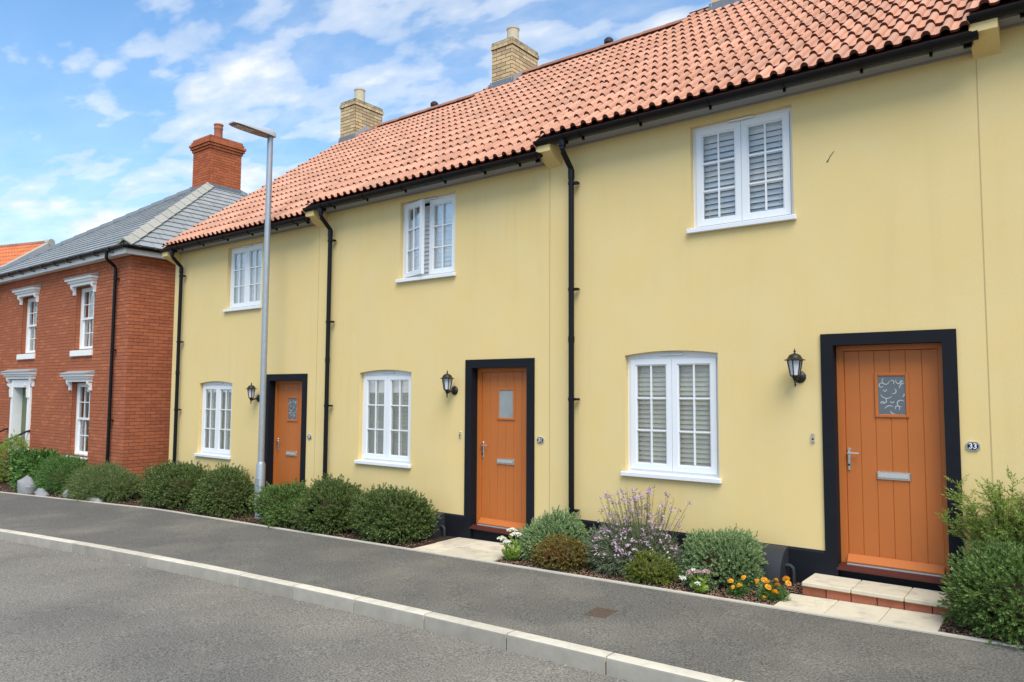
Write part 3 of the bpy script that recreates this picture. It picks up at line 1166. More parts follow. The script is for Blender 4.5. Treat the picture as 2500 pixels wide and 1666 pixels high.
blind(33, UP[0] + .045, UP[1] - .045, UP[2] + .037, UP[3] - .09, .062, R(-27), M['blind'], 'white half open venetian blind behind the upstairs window of number 33')
blind(33, LO[0] + .045, LO[1] - .045, LO[2] + .037, LO[3] - .06, .052, R(-17), M['blind2'], 'beige closed slatted blind behind the downstairs window of number 33')
blind(31, UP[0] + .045, UP[1] - .045, UP[2] + .037, UP[3] - .09, .062, R(-14), M['blindgrey'], 'grey slatted blind behind the open upstairs window of number 31', y=.15)
for no in (31, 29):
    nm = 'number 31' if no == 31 else 'the farthest yellow house'
    curtain(no, LO[0] + .045, LO[0] + .553, LO[2] + .037, LO[3], M['curtain'], 'grey gathered curtain at the left of the downstairs window of ' + nm, 7)
    blind(no, LO[0] + .556, LO[1] - .045, LO[2] + .037, LO[3] - .06, .055, R(-8), M['blind2'], 'beige closed blind at the right of the downstairs window of ' + nm)
curtain(29, UP[0] + .045, UP[1] - .045, UP[2] + .037, UP[3] - .045, M['curtain'], 'grey gathered curtains behind the upstairs window of the farthest yellow house', 16, .018)
blind(35, UP[0] + .045, UP[1] - .045, UP[2] + .037, UP[3] - .09, .062, R(-12), M['blind'], 'white blind upstairs in the house beyond the right edge of the photo')
blind(35, LO[0] + .045, LO[1] - .045, LO[2] + .037, LO[3] - .06, .062, R(-12), M['blind'], 'white blind downstairs in the house beyond the right edge of the photo')

# ------------------------------------------------------------------ wall lanterns, plaques, bells
def lantern(no, label):
    o = thing('wall_lantern', label, 'lantern', (XB[no] + 3.0, 0, ZB[no] + 2.015), 'black wall lanterns beside the front doors')
    yc = -.155
    MX = Matrix.Translation((0, 0, 0)) @ Matrix.Rotation(R(90), 4, 'X')
    O('backplate', MB().lathe([(.062, 0), (.062, .012), (.045, .03), (.02, .042)], 10, M=MX).mesh('backplate', 30), M['lantern'], o)
    O('arm', MB().tube([(0, -.03, -.005), (0, -.09, -.012), (0, -.135, -.03), (0, yc, -.035)], [.016, .013, .013, .016], 10).mesh('arm', 40), M['lantern'], o)
    O('lower_finial', MB().lathe([(.003, -.098), (.010, -.082), (.006, -.066), (.013, -.055), (.009, -.045), (.020, -.028), (.026, -.01), (.045, .008), (.045, .014)], 12, c=(0, yc)).mesh('lower_finial', 45), M['lantern'], o)
    n = 6
    z0, z1, ra, rb_ = .014, .158, .043, .071
    for k in range(n):
        a = 2 * math.pi * (k + .5) / n
        b = 2 * math.pi * (k + 1.5) / n
        P = lambda ang_, q, z: (q * math.cos(ang_), yc + q * math.sin(ang_), z)
        e = .9
        pm = MB().add([P(a, ra * e, z0), P(b, ra * e, z0), P(b, rb_ * e, z1), P(a, rb_ * e, z1), P(a, ra * e - .003, z0), P(b, ra * e - .003, z0), P(b, rb_ * e - .003, z1), P(a, rb_ * e - .003, z1)], [(0, 1, 2, 3), (7, 6, 5, 4)])
        O('glass_panel', pm, M['frost'], o)
        O('frame_bar', MB().tube([P(a, ra, z0 - .002), P(a, rb_, z1 + .002)], .0058, 6), M['lantern'], o)
    O('canopy', MB().lathe([(.03, .155), (.098, .158), (.102, .162), (.075, .172), (.062, .19), (.055, .205), (.032, .22), (.012, .226)], 12, c=(0, yc)).mesh('canopy', 35), M['lantern'], o)
    O('finial', MB().lathe([(.012, .225), (.007, .235), (.013, .245), (.006, .258), (.002, .276)], 10, c=(0, yc)).mesh('finial', 45), M['lantern'], o)
    return o


lantern(33, 'largest looking black wall lantern, beside the nearest orange door')
lantern(31, 'black wall lantern between the middle orange door and its window')
lantern(29, 'black wall lantern nearest the street lamp post, left of the farthest orange door')


def digits_mesh(txt, size):
    cu = bpy.data.curves.new('digits', 'FONT')
    cu.body = txt
    cu.size = size
    cu.align_x = 'CENTER'
    cu.align_y = 'CENTER'
    cu.extrude = .0008
    cu.offset = size * .018
    cu.resolution_u = 4
    tmp = bpy.data.objects.new('digits', cu)
    COL.objects.link(tmp)
    dg = bpy.context.evaluated_depsgraph_get()
    me = bpy.data.meshes.new_from_object(tmp.evaluated_get(dg))
    bpy.data.objects.remove(tmp)
    bpy.data.curves.remove(cu)
    me.materials.clear()
    return me


def plaque(no, txt, label):
    o = thing('house_number_plaque', label, 'sign', (XB[no] + 4.437, 0, ZB[no] + 1.406), 'house number plaques')
    w, h, c = .052, .04, .021

    def octo(s, e=0):
        a, b, k = w - e, h - e, c
        return [(-a + k, -b), (a - k, -b), (a, -b + k), (a, b - k), (a - k, b), (-a + k, b), (-a, b - k), (-a, -b + k)]
    O('rim', MB().prism(octo(1), -.012, .0, 'y'), M['silver'], o)
    O('groove', MB().prism(octo(1, .0045), -.0128, -.011, 'y'), M['plaque'], o)
    O('inner_rim', MB().prism(octo(1, .007), -.0136, -.011, 'y'), M['silver'], o)
    O('face', MB().prism(octo(1, .0105), -.0146, -.011, 'y'), M['plaque'], o)
    O('number', digits_mesh(txt, .062), M['digit'], o, (0, -.0156, 0), (R(90), 0, 0), (1.0, 1.05, 1))
    return o


plaque(33, '33', 'eight sided black number plaque reading 33 right of the nearest orange door')
plaque(31, '31', 'small eight sided black number plaque reading 31 right of the middle orange door')
plaque(29, '29', 'tiny dark number plaque right of the farthest orange door')


def bell(no, label):
    o = thing('door_bell', label, 'door bell', (XB[no] + 3.113, 0, ZB[no] + 1.42), 'silver bell pushes beside the doors')
    O('bell_plate', MB().box(-.016, .016, -.018, 0, -.045, .045, c=.005), M['chrome'], o)
    O('push_button', MB().lathe([(.009, 0), (.009, .006)], 12, M=Matrix.Translation((0, -.017, -.008)) @ Matrix.Rotation(R(90), 4, 'X')), M['lantern'], o)


bell(33, 'small silver bell push left of the nearest orange door')
bell(31, 'tiny silver bell push left of the middle orange door')

# ------------------------------------------------------------------ doorstep and paths
SX0, SW = -2.09, .42
GS = G(-1.5, -.4)
step = thing('doorstep', 'low brick doorstep topped with cream slabs under the door numbered 33', 'step', (SX0, 0, GS))
SZ = .137            # top of the step
slabm = MB().box(.003, SW - .003, 0, .42, -.037, 0, c=.006).mesh('slab')
slabm.materials.append(M['slab'])
for i in range(3):
    O('top_slab', slabm, None, step, (i * SW, -.44, SZ - GS + rng.uniform(-.002, .002)))
O('mortar', MB().box(.01, 3 * SW - .01, -.39, -.03, -.3, SZ - .05 - GS), M['redmortar'], step)
for r_ in range(2):
    zt = SZ - .041 - GS - r_ * .09
    off = 0 if r_ == 0 else -.105
    u = off
    while u < 3 * SW - .02:
        a, b = max(0, u), min(3 * SW, u + .20)
        if b - a > .03:
            O('brick', BR_STEP, None, step, (a, -.405, zt - .08), None, (b - a, .1, .08))
        u += .21
    for yy in (0, 1):
        O('brick', BR_STEP, None, step, (-.006, -.30 + yy * .13 - .0, zt - .065), None, (.1, .12, .065))


def path(name, x0, cols, rows, yfront, w, d, lift=.002):
    p = tag(O(name, None, None, None, (x0, yfront, 0)), kind='structure')
    for r_ in range(rows):
        for c in range(cols):
            x, y = x0 + c * w, yfront + r_ * d
            me = MB().box(.003, w - .003, .003, d - .003, -.05, 0, c=.004).mesh('slab')
            zz = G(x, yfront) + lift + .004 * r_ + rng.uniform(-.0015, .0015)
            O('paving_slab', me, M['slab'], p, (c * w, r_ * d, zz), (.004, -.021, 0))
    return p


path('paved_path', -2.20, 3, 1, -.925, .42, .52)
path('paved_path', -6.64, 3, 2, -.925, .43, .45)

# inspection cover in the footway
cz = G(-3.35, -1.88)
cov = thing('inspection_cover', 'small rusty square inspection cover set in the grey pavement', 'cover', (-3.35, -1.88, cz), rot=(.025, -.021, R(3)))
cb = MB().box(-.085, .085, -.1, .1, -.02, .004)
O('lid', cb, M['iron'], cov)
fm = MB()
for (a, b, c, d) in ((-.1, -.088, -.115, .115), (.088, .1, -.115, .115), (-.088, .088, -.115, -.103), (-.088, .088, .103, .115)):
    fm.box(a, b, c, d, -.02, .005)
O('frame', fm, M['iron'], cov)
nb = MB()
for i in range(7):
    for j in range(8):
        x, y = -.072 + i * .024, -.084 + j * .024
        nb.box(x - .008, x + .008, y - .003, y + .003, .004, .0065) if (i + j) % 2 else nb.box(x - .003, x + .003, y - .008, y + .008, .004, .0065)
O('tread_pattern', nb, M['iron'], cov)

# ------------------------------------------------------------------ street lamp
lz = G(-10.47, -.5)
lamp = thing('street_lamp', 'tall galvanised street lamp with flat grey head before the farthest yellow house', 'street lamp', (-10.47, -.5, lz))
LH = 6.06 - lz
O('base_column', MB().tube([(0, 0, -.2), (0, 0, .83), (0, 0, .875)], [.071, .071, .053], 20).mesh('base_column', 30), M['galv'], lamp)
O('post', MB().tube([(0, 0, .85), (0, 0, LH)], [.05, .047], 20).mesh('post', 30), M['galv'], lamp)
db = MB().box(-.045, .045, -.0755, -.06, .2, .62, c=.004)
O('access_door', db, M['galv'], lamp)
# head: lofted sections towards the road (-y)
secs = [(.075, .06, -.01, .09), (.03, .09, -.018, .115), (-.12, .115, -.02, .105), (-.30, .125, -.02, .065), (-.50, .125, -.018, .042), (-.64, .115, -.014, .034), (-.71, .085, -.008, .014)]
hb = MB()
n = 12
for (y, hw_, zl, zh) in secs:
    for k in range(n):
        a = math.pi * k / (n - 1)
        hb.v.append((hw_ * math.cos(a), y, zl + (zh - zl) * math.sin(a) ** .7 if 0 < k < n - 1 else zl))
for i in range(len(secs) - 1):
    for k in range(n - 1):
        hb.f.append((i * n + k, i * n + k + 1, (i + 1) * n + k + 1, (i + 1) * n + k))
hb.f += [tuple(range(n))[::-1], tuple(range((len(secs) - 1) * n, len(secs) * n))]
O('lamp_head', hb.mesh('lamp_head', 50), M['lamphead'], lamp, (0, 0, LH + .0), (R(-1.5), 0, 0))
ub = MB()
for i, (y, hw_, zl, zh) in enumerate(secs):
    ub.v += [(hw_ - .002, y, zl - .001), (-hw_ + .002, y, zl - .001)]
for i in range(len(secs) - 1):
    ub.f.append((2 * i, 2 * i + 1, 2 * i + 3, 2 * i + 2))
O('underside', ub, M['lampunder'], lamp, (0, 0, LH), (R(-1.5), 0, 0))
for j in range(3):
    for i in range(10):
        O('led_lens', MB().box(-.011, .011, -.011, .011, -.012, 0, c=.004) if (i, j) == (0, 0) else lens_me, M['led'], lamp, (.05 - j * .05, -.36 - i * .03, LH - .0205 + (.36 + i * .03) * math.sin(R(1.5))), (R(-1.5), 0, 0))
        if (i, j) == (0, 0):
            lens_me = [o for o in lamp.children if o.name.startswith('led_lens')][0].data
O('gear_cover', MB().lathe([(.06, -.03), (.06, 0)], 16).mesh('gear_cover', 40), M['lampunder'], lamp, (0, -.2, LH - .0 + .01), (R(-1.5), 0, 0), (.9, 1.4, 1))

# ------------------------------------------------------------------ red brick house
RX1, RX0 = -16.25, -24.15
ZRE = 4.80
WIN = [(-18.90, -17.94, 2.80, 4.27), (-22.20, -21.24, 2.80, 4.27), (-18.90, -17.94, .335, 2.01)]
RD = (-22.58, -21.36, -.55, 2.03)
red = thing('red_brick_house', 'red brick house with hipped slate roof and white sash windows at the left', 'house', (RX1, 0, G(RX1, 0)))
RZ = G(RX1, 0)


def RO(name, me, m, parent=None, loc=(0, 0, 0), rot=None, scale=None):
    """object given in world coordinates, parented under the red house or one of its parts"""
    o = O(name, me, m, parent or red, loc, rot, scale)
    if parent is None:
        o.location = Vector(loc) - Vector((RX1, 0, RZ))
    return o


holes = [rect(*w) for w in WIN]
outer = [(RX0, -1), (RD[0], -1), (RD[0], RD[3]), (RD[1], RD[3]), (RD[1], -1), (RX1, -1), (RX1, ZRE + .12), (RX0, ZRE + .12)]
wm = wall_mesh(outer, holes, .13)
for (a, b, c, d, s) in ((RX1, 0, RX1, 8.2, 1), (RX1, 8.2, RX0, 8.2, 1), (RX0, 8.2, RX0, 0, 1)):
    wm.add([(a, b, -1), (c, d, -1), (c, d, ZRE + .12), (a, b, ZRE + .12)], [(0, 1, 2, 3)])
for (z0_, z1_) in ((-1, RD[3]),):
    for xx, fl_ in ((RD[0], 1), (RD[1], -1)):
        q = [(xx, 0, z0_), (xx, .25, z0_), (xx, .25, z1_), (xx, 0, z1_)]
        wm.add(q, [(0, 1, 2, 3)])
rwall = RO('wall', wm.mesh('wall'), M['redmortar'])


def subtract(iv, holes_):
    out = [iv]
    for (a, b) in holes_:
        nx = []
        for (c, d) in out:
            if b <= c or a >= d:
                nx.append((c, d))
            else:
                if a > c:
                    nx.append((c, a))
                if b < d:
                    nx.append((b, d))
        out = nx
    return out


bl = []
W_F = RX1 - RX0
nrow = int((ZRE + .1 + 1) / .075)
for r_ in range(nrow):
    z0_ = -1 + r_ * .075
    if z0_ < -.45:
        continue
    hs = [(w[0] - .002, w[1] + .002) for w in WIN if w[2] < z0_ + .065 and w[3] > z0_] + ([(RD[0] - .002, RD[1] + .002)] if z0_ < RD[3] else [])
    u = RX1 + (.006)
    u -= 0
    st = RX1 + .1125 if r_ % 2 else RX1
    while st > RX0:
        a, b = st - .215, st
        for (c, d) in subtract((max(a, RX0), min(b, RX1 + .006)), hs):
            if d - c > .02:
                bl.append(('f', c, d, z0_))
        st -= .225
    st = -.1125 if (r_ + 1) % 2 else 0.0
    while st < 8.1:
        a, b = max(st, .0), min(st + .215, 8.2)
        if b - a > .02:
            bl.append(('s', a, b, z0_))
        st += .225
    # brick returns inside the window and door reveals on the left jambs
    for w in WIN:
        if w[2] < z0_ + .065 and w[3] > z0_:
            for (ya, yb) in (((.01, .112),) if r_ % 2 else ((.01, .112),)):
                bl.append(('j', w[0], ya, yb, z0_))
def score(q):
    x, y = (((q[1] + q[2]) / 2, 0) if q[0] == 'f' else (RX1, (q[1] + q[2]) / 2) if q[0] == 's' else (q[1], .05))
    if q[0] == 's' and y > 1.15:
        return 1e6
    if q[-1] < -.1:
        return 1e5
    dist = math.hypot(x, y + 7.5)
    return dist * (1.0 if q[0] == 's' else 1.02) + .08 * abs(q[-1] - 2.4)


bl.sort(key=score)
rest = MB()
for i, q in enumerate(bl):
    pr = rng.uniform(.004, .009)
    if q[0] == 'f':
        p, s = (q[1], -pr, q[3]), (q[2] - q[1], .03, .065)
    elif q[0] == 's':
        p, s = (RX1 - .03 + pr, q[1], q[3]), (.03, q[2] - q[1], .065)
    else:
        p, s = (q[1] - .02, q[2], q[4]), (.024, q[3] - q[2], .065)
    if i < 300:
        O('brick', BR_RED, None, rwall, Vector(p), None, s)
    else:
        rest.box(p[0], p[0] + s[0], p[1], p[1] + s[1], p[2], p[2] + s[2])
tag(O('brickwork', rest.mesh('brickwork'), M['redbrick'], rwall), kind='stuff')


def sash_window(w):
    x0, x1, z0, z1 = w
    W_, H_ = x1 - x0, z1 - z0
    b = MB()
    yb = .10
    t = .05
    b.box(0, t, yb, yb + .1, 0, H_)
    b.box(W_ - t, W_, yb, yb + .1, 0, H_)
    b.box(t, W_ - t, yb, yb + .1, H_ - t, H_)
    b.box(t, W_ - t, yb - .02, yb + .1, 0, .03)
    win = RO('sash_window', b.mesh('frame'), M['white_paint'], None, (x0, 0, z0))
    mid = H_ / 2
    for (za, zb, yy) in ((mid - .02, H_ - t, yb + .025), (.03, mid + .02, yb + .06)):
        s = MB()
        st = .042
        iw0, iw1 = t, W_ - t
        s.box(iw0, iw0 + st, yy, yy + .035, za, zb)
        s.box(iw1 - st, iw1, yy, yy + .035, za, zb)
        s.box(iw0 + st, iw1 - st, yy, yy + .035, za, za + .05)
        s.box(iw0 + st, iw1 - st, yy, yy + .035, zb - .04, zb)
        O('sash', s, M['white_paint'], win)
        gx0, gx1, gz0, gz1 = iw0 + st, iw1 - st, za + .05, zb - .04
        for c in range(3):
            for r_ in range(2):
                O('pane', MB().box(gx0 + (gx1 - gx0) * c / 3, gx0 + (gx1 - gx0) * (c + 1) / 3 - .001, yy + .015, yy + .02, gz0 + (gz1 - gz0) * r_ / 2, gz0 + (gz1 - gz0) * (r_ + 1) / 2 - .001), M['glass'], win)
        for c in (1, 2):
            xx = gx0 + (gx1 - gx0) * c / 3
            O('glazing_bar', MB().box(xx - .01, xx + .01, yy + .004, yy + .032, gz0, gz1), M['white_paint'], win)
        zz = (gz0 + gz1) / 2
        for c in range(3):
            O('glazing_bar', MB().box(gx0 + (gx1 - gx0) * c / 3 + .01 * (c > 0), gx0 + (gx1 - gx0) * (c + 1) / 3 - .01 * (c < 2), yy + .005, yy + .031, zz - .01, zz + .01), M['white_paint'], win)
    return win


def console(x, z, h=.2):
    b = MB()
    pr = [(0, z), (-.11, z), (-.115, z - .03), (-.10, z - .07), (-.065, z - .10), (-.05, z - .14), (-.06, z - .17), (-.05, z - h), (0, z - h)]
    b.prism(pr, x - .032, x + .032)
    return b


def hood(x0, x1, z, name='window_hood', ov=.26, tall=.25):
    """cornice of three oversailing mouldings, thin slate top, two consoles"""
    b = MB()
    for i, (e, za, zb, d) in enumerate(((0, 0, .07, .10), (.045, .07, .125, .14), (.10, .125, .18, .19))):
        b.box(x0 - ov + .10 - e, x1 + ov - .16 + e * .6, -d, -.0005, z + za, z + zb)
        if i < 2:
            b.prism([(-d, z + zb - .018), (-d - .018, z + zb - .001), (-d, z + zb - .001)], x0 - ov + .10 - e, x1 + ov - .16 + e * .6)
    hd = RO(name, b.mesh('hood'), M['white_paint'], None, (0, 0, 0))
    O('hood_slate', MB().prism([(0, z + .26), (-.225, z + .19), (-.225, z + .1815), (0, z + .1815)], x0 - ov - .01, x1 + ov - .08), M['slate'], hd)
    for xx in (x0 - .05 - .032 + .01, x1 + .045):
        O('console', console(xx, z), M['white_paint'], hd)
    return hd


for i, w in enumerate(WIN):
    sash_window(w)
    hood(w[0], w[1], w[3] + .03)
    RO('window_sill', MB().box(w[0] - .12, w[1] + .03, -.06, .1, w[2] - .16 if i < 2 else w[2] - .07, w[2] - .025, c=.008).mesh('sill'), M['white_paint'], None)
# front door with its surround
rdoor = RO('door', MB().box(RD[0] + .12, RD[1] - .12, .18, .23, -.35, RD[3] - .12).mesh('door'), M['green'], None)
for (a, b) in ((.1, .43), (.5, .83)):
    xw = RD[1] - RD[0] - .24
    for (za, zb) in ((-.15, .55), (.75, 1.75)):
        O('door_panel', MB().box(RD[0] + .12 + a * xw, RD[0] + .12 + b * xw, .165, .185, za, zb, c=.012), M['green'], rdoor)
O('letter_plate', MB().box(-22.1, -21.85, .155, .178, .6, .66, c=.004), M['chrome'], rdoor)
sr = MB()
sr.box(RD[0] - .02, RD[0] + .12, -.05, .24, -.5, RD[3])
sr.box(RD[1] - .12, RD[1] + .05, -.05, .24, -.5, RD[3])
sr.box(RD[0] - .02, RD[1] + .05, -.045, .24, RD[3] - .12, RD[3] + .08)
dsur = RO('door_surround', sr.mesh('surround'), M['white_paint'], None)
for xx in (RD[0] + .04, RD[1] - .03):
    O('console', console(xx, RD[3] - .02, .36), M['white_paint'], dsur, (0, -.05, 0))
hood(RD[0] - .1, RD[1] + .1, RD[3] + .10, 'door_hood', .3)

# roof of the red house
AP = Vector((-19.85, 3.99, 7.98))
E0 = [Vector((RX1 + .3, -.3, 4.94)), Vector((RX1 + .3, 8.5, 4.94)), Vector((RX0 - .3, 8.5, 4.94)), Vector((RX0 - .3, -.3, 4.94))]
rd_ = MB()
dn = Vector((0, 0, -.02))
rd_.add([E0[0] + dn, E0[1] + dn, E0[2] + dn, E0[3] + dn, AP + dn], [(3, 0, 4), (0, 1, 4), (1, 2, 4), (2, 3, 4)])
rd_.add([p + Vector((0, 0, -.06)) for p in E0], [(3, 2, 1, 0)])
rroof = RO('roof', rd_.mesh('roof'), M['slate'], None)
sl_items = []


def slate_plane(A, B, T, row, width, seed):
    """slates laid in courses over triangle A-B(eaves)-T(apex)"""
    q = random.Random(seed)
    ex = (B - A)
    ln = ex.length
    ex.normalize()
    nrm = ex.cross(T - A).normalized()
    if nrm.z < 0:
        nrm = -nrm
    uy = nrm.cross(ex)
    if uy.z < 0:
        uy = -uy
    Hh = (T - A).dot(uy)
    tx = (T - A).dot(ex)
    n = int(Hh / row)
    for r_ in range(n + 1):
        v0 = r_ * row
        v1 = min(v0 + row * 1.25, Hh)
        # usable span at this height
        lo = tx * (v0 / Hh)
        hi = ln - (ln - tx) * (v0 / Hh)
        lo2, hi2 = tx * (v1 / Hh), ln - (ln - tx) * (v1 / Hh)
        u = -width * .5 if r_ % 2 else 0
        while u < ln:
            a, b = max(u, lo), min(u + width - .009, hi)
            if b - a > .02:
                a2, b2 = min(max(a, lo2), b), max(min(b, hi2), a)
                if b2 < a2:
                    a2 = b2 = (a + b) / 2
                l0, l1 = .036 + q.uniform(-.003, .003), .004
                t = .03
                P = lambda uu_, vv_, h_: A + ex * uu_ + uy * vv_ + nrm * h_
                vv = [P(a, v0, l0), P(b, v0, l0), P(b2, v1, l1), P(a2, v1, l1), P(a, v0, l0 - t), P(b, v0, l0 - t)]
                c = P((a + b) / 2, v0, 0)
                sl_items.append(((c - Vector((0, -7.5, 1.85))).length, vv, c))
            u += width


slate_plane(E0[3], E0[0], AP, .25, .34, 1)
slate_plane(E0[0], E0[1], AP, .25, .34, 2)
sl_items.sort(key=lambda t: t[0])
rest = MB()
flip = [(0, 1, 2, 3), (4, 5, 1, 0)]
for i, (d, vv, c) in enumerate(sl_items):
    if i < 300:
        b = MB().add([p - c for p in vv], flip)
        O('slate', b, M['slate'], rroof, c)
    else:
        rest.add(vv, flip)
tag(O('slates', rest.mesh('slates'), M['slate'], rroof), kind='stuff')


def hip(A, T, m, n, wdt=.16, name='hip_tile', end=True):
    d = (T - A)
    ln = d.length
    d.normalize()
    sd_ = d.cross(Vector((0, 0, 1))).normalized()
    up = sd_.cross(d)
    stp = ln / n
    mtx = Matrix((tuple(sd_) + (0,), tuple(d) + (0,), tuple(up) + (0,), (0, 0, 0, 1))).transposed()
    b = MB()
    t = .03
    pr0 = [(-wdt, -.05), (0, .075), (wdt, -.05), (wdt - .02, -.075), (0, .045), (-wdt + .02, -.075)]
    b.v = [(x, 0, z + .02) for x, z in pr0] + [(x, stp * 1.06, z) for x, z in pr0]
    k = len(pr0)
    b.f = [(i, (i + 1) % k, k + (i + 1) % k, k + i)[::-1] for i in range(k)] + [tuple(range(k))]
    me = b.mesh('hip_tile')
    me.materials.append(m)
    for i in range(n):
        o = O(name, me, None, rroof)
        o.matrix_basis = Matrix.Translation(A + d * (stp * i) + Vector((0, 0, .035))) @ mtx


hip(E0[0], AP, M['hipcap'], 15)
hip(E0[3], AP, M['lead'], 18, .1)
hip(E0[1], AP, M['lead'], 14, .1)
# eaves: white fascia/soffit, gutter with brackets
fs = MB()
fs.box(RX0 - .2, RX1 + .22, -.22, -.19, 4.775, 4.90)
fs.box(RX1 + .19, RX1 + .22, -.19, 8.4, 4.775, 4.90)
fs.box(RX0 - .2, RX1 + .19, -.19, .0, 4.79, 4.81)
fs.box(RX1, RX1 + .19, .0, 8.4, 4.79, 4.81)
RO('eaves_board', fs.mesh('eaves'), M['white_paint'], None)
n = 8
gp = [(-.056 * math.cos(math.pi * i / n), -.056 * math.sin(math.pi * i / n)) for i in range(n + 1)]
gpi = [(p[0] * .9, p[1] * .9) for p in gp]
gm = MB().prism([(a - .28, b + 4.925) for a, b in gp + gpi[::-1]], RX0 - .3, RX1 + .336)
gm.prism([(RX1 + .28 - a, b + 4.925) for a, b in gp + gpi[::-1]], -.33, 8.5, 'y')
rg = RO('gutter', gm.mesh('gutter', 40), M['plastic'], None)
for i in range(11):
    xx = RX1 - .35 - i * .72
    O('gutter_bracket', MB().prism([(-.345, 4.93), (-.33, 4.865), (-.28, 4.848), (-.222, 4.86), (-.222, 4.835), (-.285, 4.835), (-.345, 4.86), (-.355, 4.93)], xx - .02, xx + .02), M['plastic'], rg)
rp = RO('downpipe', MB().tube([(-16.79, -.28, 4.88), (-16.79, -.28, 4.74), (-16.79, -.25, 4.70), (-16.79, -.10, 4.58), (-16.79, -.075, 4.54), (-16.79, -.075, -.4)], .036, 12).mesh('pipe', 40), M['plastic'], None)
for z in (4.30, 2.72, 1.2, .1):
    O('pipe_bracket', PBR, None, rp, (-16.79, -.075, z))
rp2 = RO('downpipe', MB().tube([(-23.95, -.28, 4.88), (-23.95, -.28, 4.74), (-23.95, -.25, 4.70), (-23.95, -.10, 4.58), (-23.95, -.075, 4.54), (-23.95, -.075, -.6)], .036, 12).mesh('pipe', 40), M['plastic'], None)
# chimney of the red house
rc = RO('chimney', MB().box(-20.22, -19.36, 3.52, 4.46, 7.2, 9.05).mesh('core'), M['redmortar'], None)
brick_box(rc, -20.24, -19.34, 3.50, 4.48, 7.55, 8.75, BR_CHIM, M['redmortar'], proud=.006, skip=lambda p, s: p[2] < 7.5)
for (e, z) in ((.03, 8.75), (.065, 8.825), (.095, 8.90)):
    brick_box(rc, -20.24 - e, -19.34 + e, 3.50 - e, 4.48 + e, z, z + .07, BR_CHIM, M['redmortar'], proud=.005)
for (e, z) in ((.05, 8.975), (.02, 9.05)):
    brick_box(rc, -20.24 - e, -19.34 + e, 3.50 - e, 4.48 + e, z, z + .075, BR_CHIM, M['redmortar'], proud=.005)
O('chimney_pot', MB().lathe([(.135, 9.12), (.12, 9.2), (.115, 9.5), (.13, 9.52), (.13, 9.54), (.118, 9.55), (.118, 9.6), (.135, 9.62), (.135, 9.655), (.1, 9.655), (.095, 9.4)], 20, c=(-19.79, 3.99)).mesh('pot', 40), M['pot_red'], rc)
O('flashing', MB().box(-20.26, -19.32, 3.482, 4.498, 7.45, 7.72), M['lead'], rc)
# handrails at the front door
for (nm, x, lab) in (('a', -21.3, 'black metal handrail right of the green front door'), ('b', -22.8, 'black metal handrail left of the green front door')):
    hr = thing('handrail', lab, 'handrail', (x, -.7, G(x, -.7)), 'black handrails by the green door')
    z0_ = G(x, -.7)
    O('rail', MB().tube([(0, .7, .81 - z0_), (0, .62, .79 - z0_), (0, -.4, .30 - z0_), (0, -.48, .27 - z0_)], .024, 8).mesh('rail', 40), M['rail'], hr)
    for yy, zz_ in ((-.38, .30), (.2, .58)):
        O('post', MB().tube([(0, yy, -.1), (0, yy, zz_ - z0_)], .016, 8), M['rail'], hr)

# ------------------------------------------------------------------ roof of the house beyond
far = thing('orange_roofed_house', 'orange tiled roof of a house behind the slate roof at the left edge', 'house', (-28.6, 2.9, 0), rot=(0, 0, R(16)))
fz = 7.0
fr_ = MB()
FL, FD, FS = 9.0, 4.2, .72
fr_.add([(-FL, -FD + .3, -1.2), (0, -FD + .3, -1.2), (0, FD - .3, -1.2), (-FL, FD - .3, -1.2), (-FL, -FD + .3, fz - FS * FD), (0, -FD + .3, fz - FS * FD), (0, FD - .3, fz - FS * FD), (-FL, FD - .3, fz - FS * FD), (-FL, 0, fz - .1), (0, 0, fz - .1)],
        [(0, 1, 5, 4), (1, 2, 6, 9, 5), (2, 3, 7, 6), (3, 0, 4, 8, 7)])
O('wall', fr_, mat('orange_brick_wall', (.50, .21, .10), .9, var=(6, .2)), far)
ft = O('roof', MB().prism([(-FD, fz - FS * FD), (0, fz), (FD, fz - FS * FD), (FD, fz - FS * FD - .06), (0, fz - .08), (-FD, fz - FS * FD - .06)], -FL, 0), M['felt'], far)
M['tile_far'] = mat('orange_clay_tile', (.62, .20, .085), .8, irand=.12, var=(5, .1), spec=.2)
fa = math.atan(FS)
items = []
frows = 15
fgy = FD / frows
for r_ in range(frows):
    for c in range(30):
        items.append((T2, Matrix.Translation((-c * TW - TW - .06, -FD + r_ * fgy, fz - FS * FD + FS * r_ * fgy + .03)) @ Matrix.Rotation(fa - .05, 4, 'X')))
tag(O('roof_tiles', join_tiles(items, M['tile_far']), None, ft), kind='stuff')
for i in range(18):
    O('ridge_tile', MB().tube([(0, 0, 0), (.5, 0, 0)], .1, 10) if i == 0 else far_ridge, M['ridge'], ft, (-.5 * i - .55, 0, fz + .02))
    if i == 0:
        far_ridge = [o for o in ft.children if o.name.startswith('ridge_tile')][0].data
for r_ in range(frows):
    O('verge_unit', MB().box(-.1, .05, 0, fgy / math.cos(fa) + .02, -.10, .06, c=.012) if r_ == 0 else verge_me, M['hipcap'], ft, (0, -FD + r_ * fgy, fz - FS * FD + FS * r_ * fgy + .02), (fa - .02, 0, 0))
    if r_ == 0:
        verge_me = [o for o in ft.children if o.name.startswith('verge_unit')][0].data
O('ridge_end', MB().tube([(-.12, 0, 0), (.07, 0, 0)], .13, 12), M['hipcap'], ft, (0, 0, fz + .03))

# ------------------------------------------------------------------ plants
def unit_dirs(n, zmin=-.35):
    out = []
    while len(out) < n:
        v = nrg.normal(size=(n * 2, 3))
        v /= np.linalg.norm(v, axis=1)[:, None]
        out += list(v[v[:, 2] > zmin])
    return np.array(out[:n])


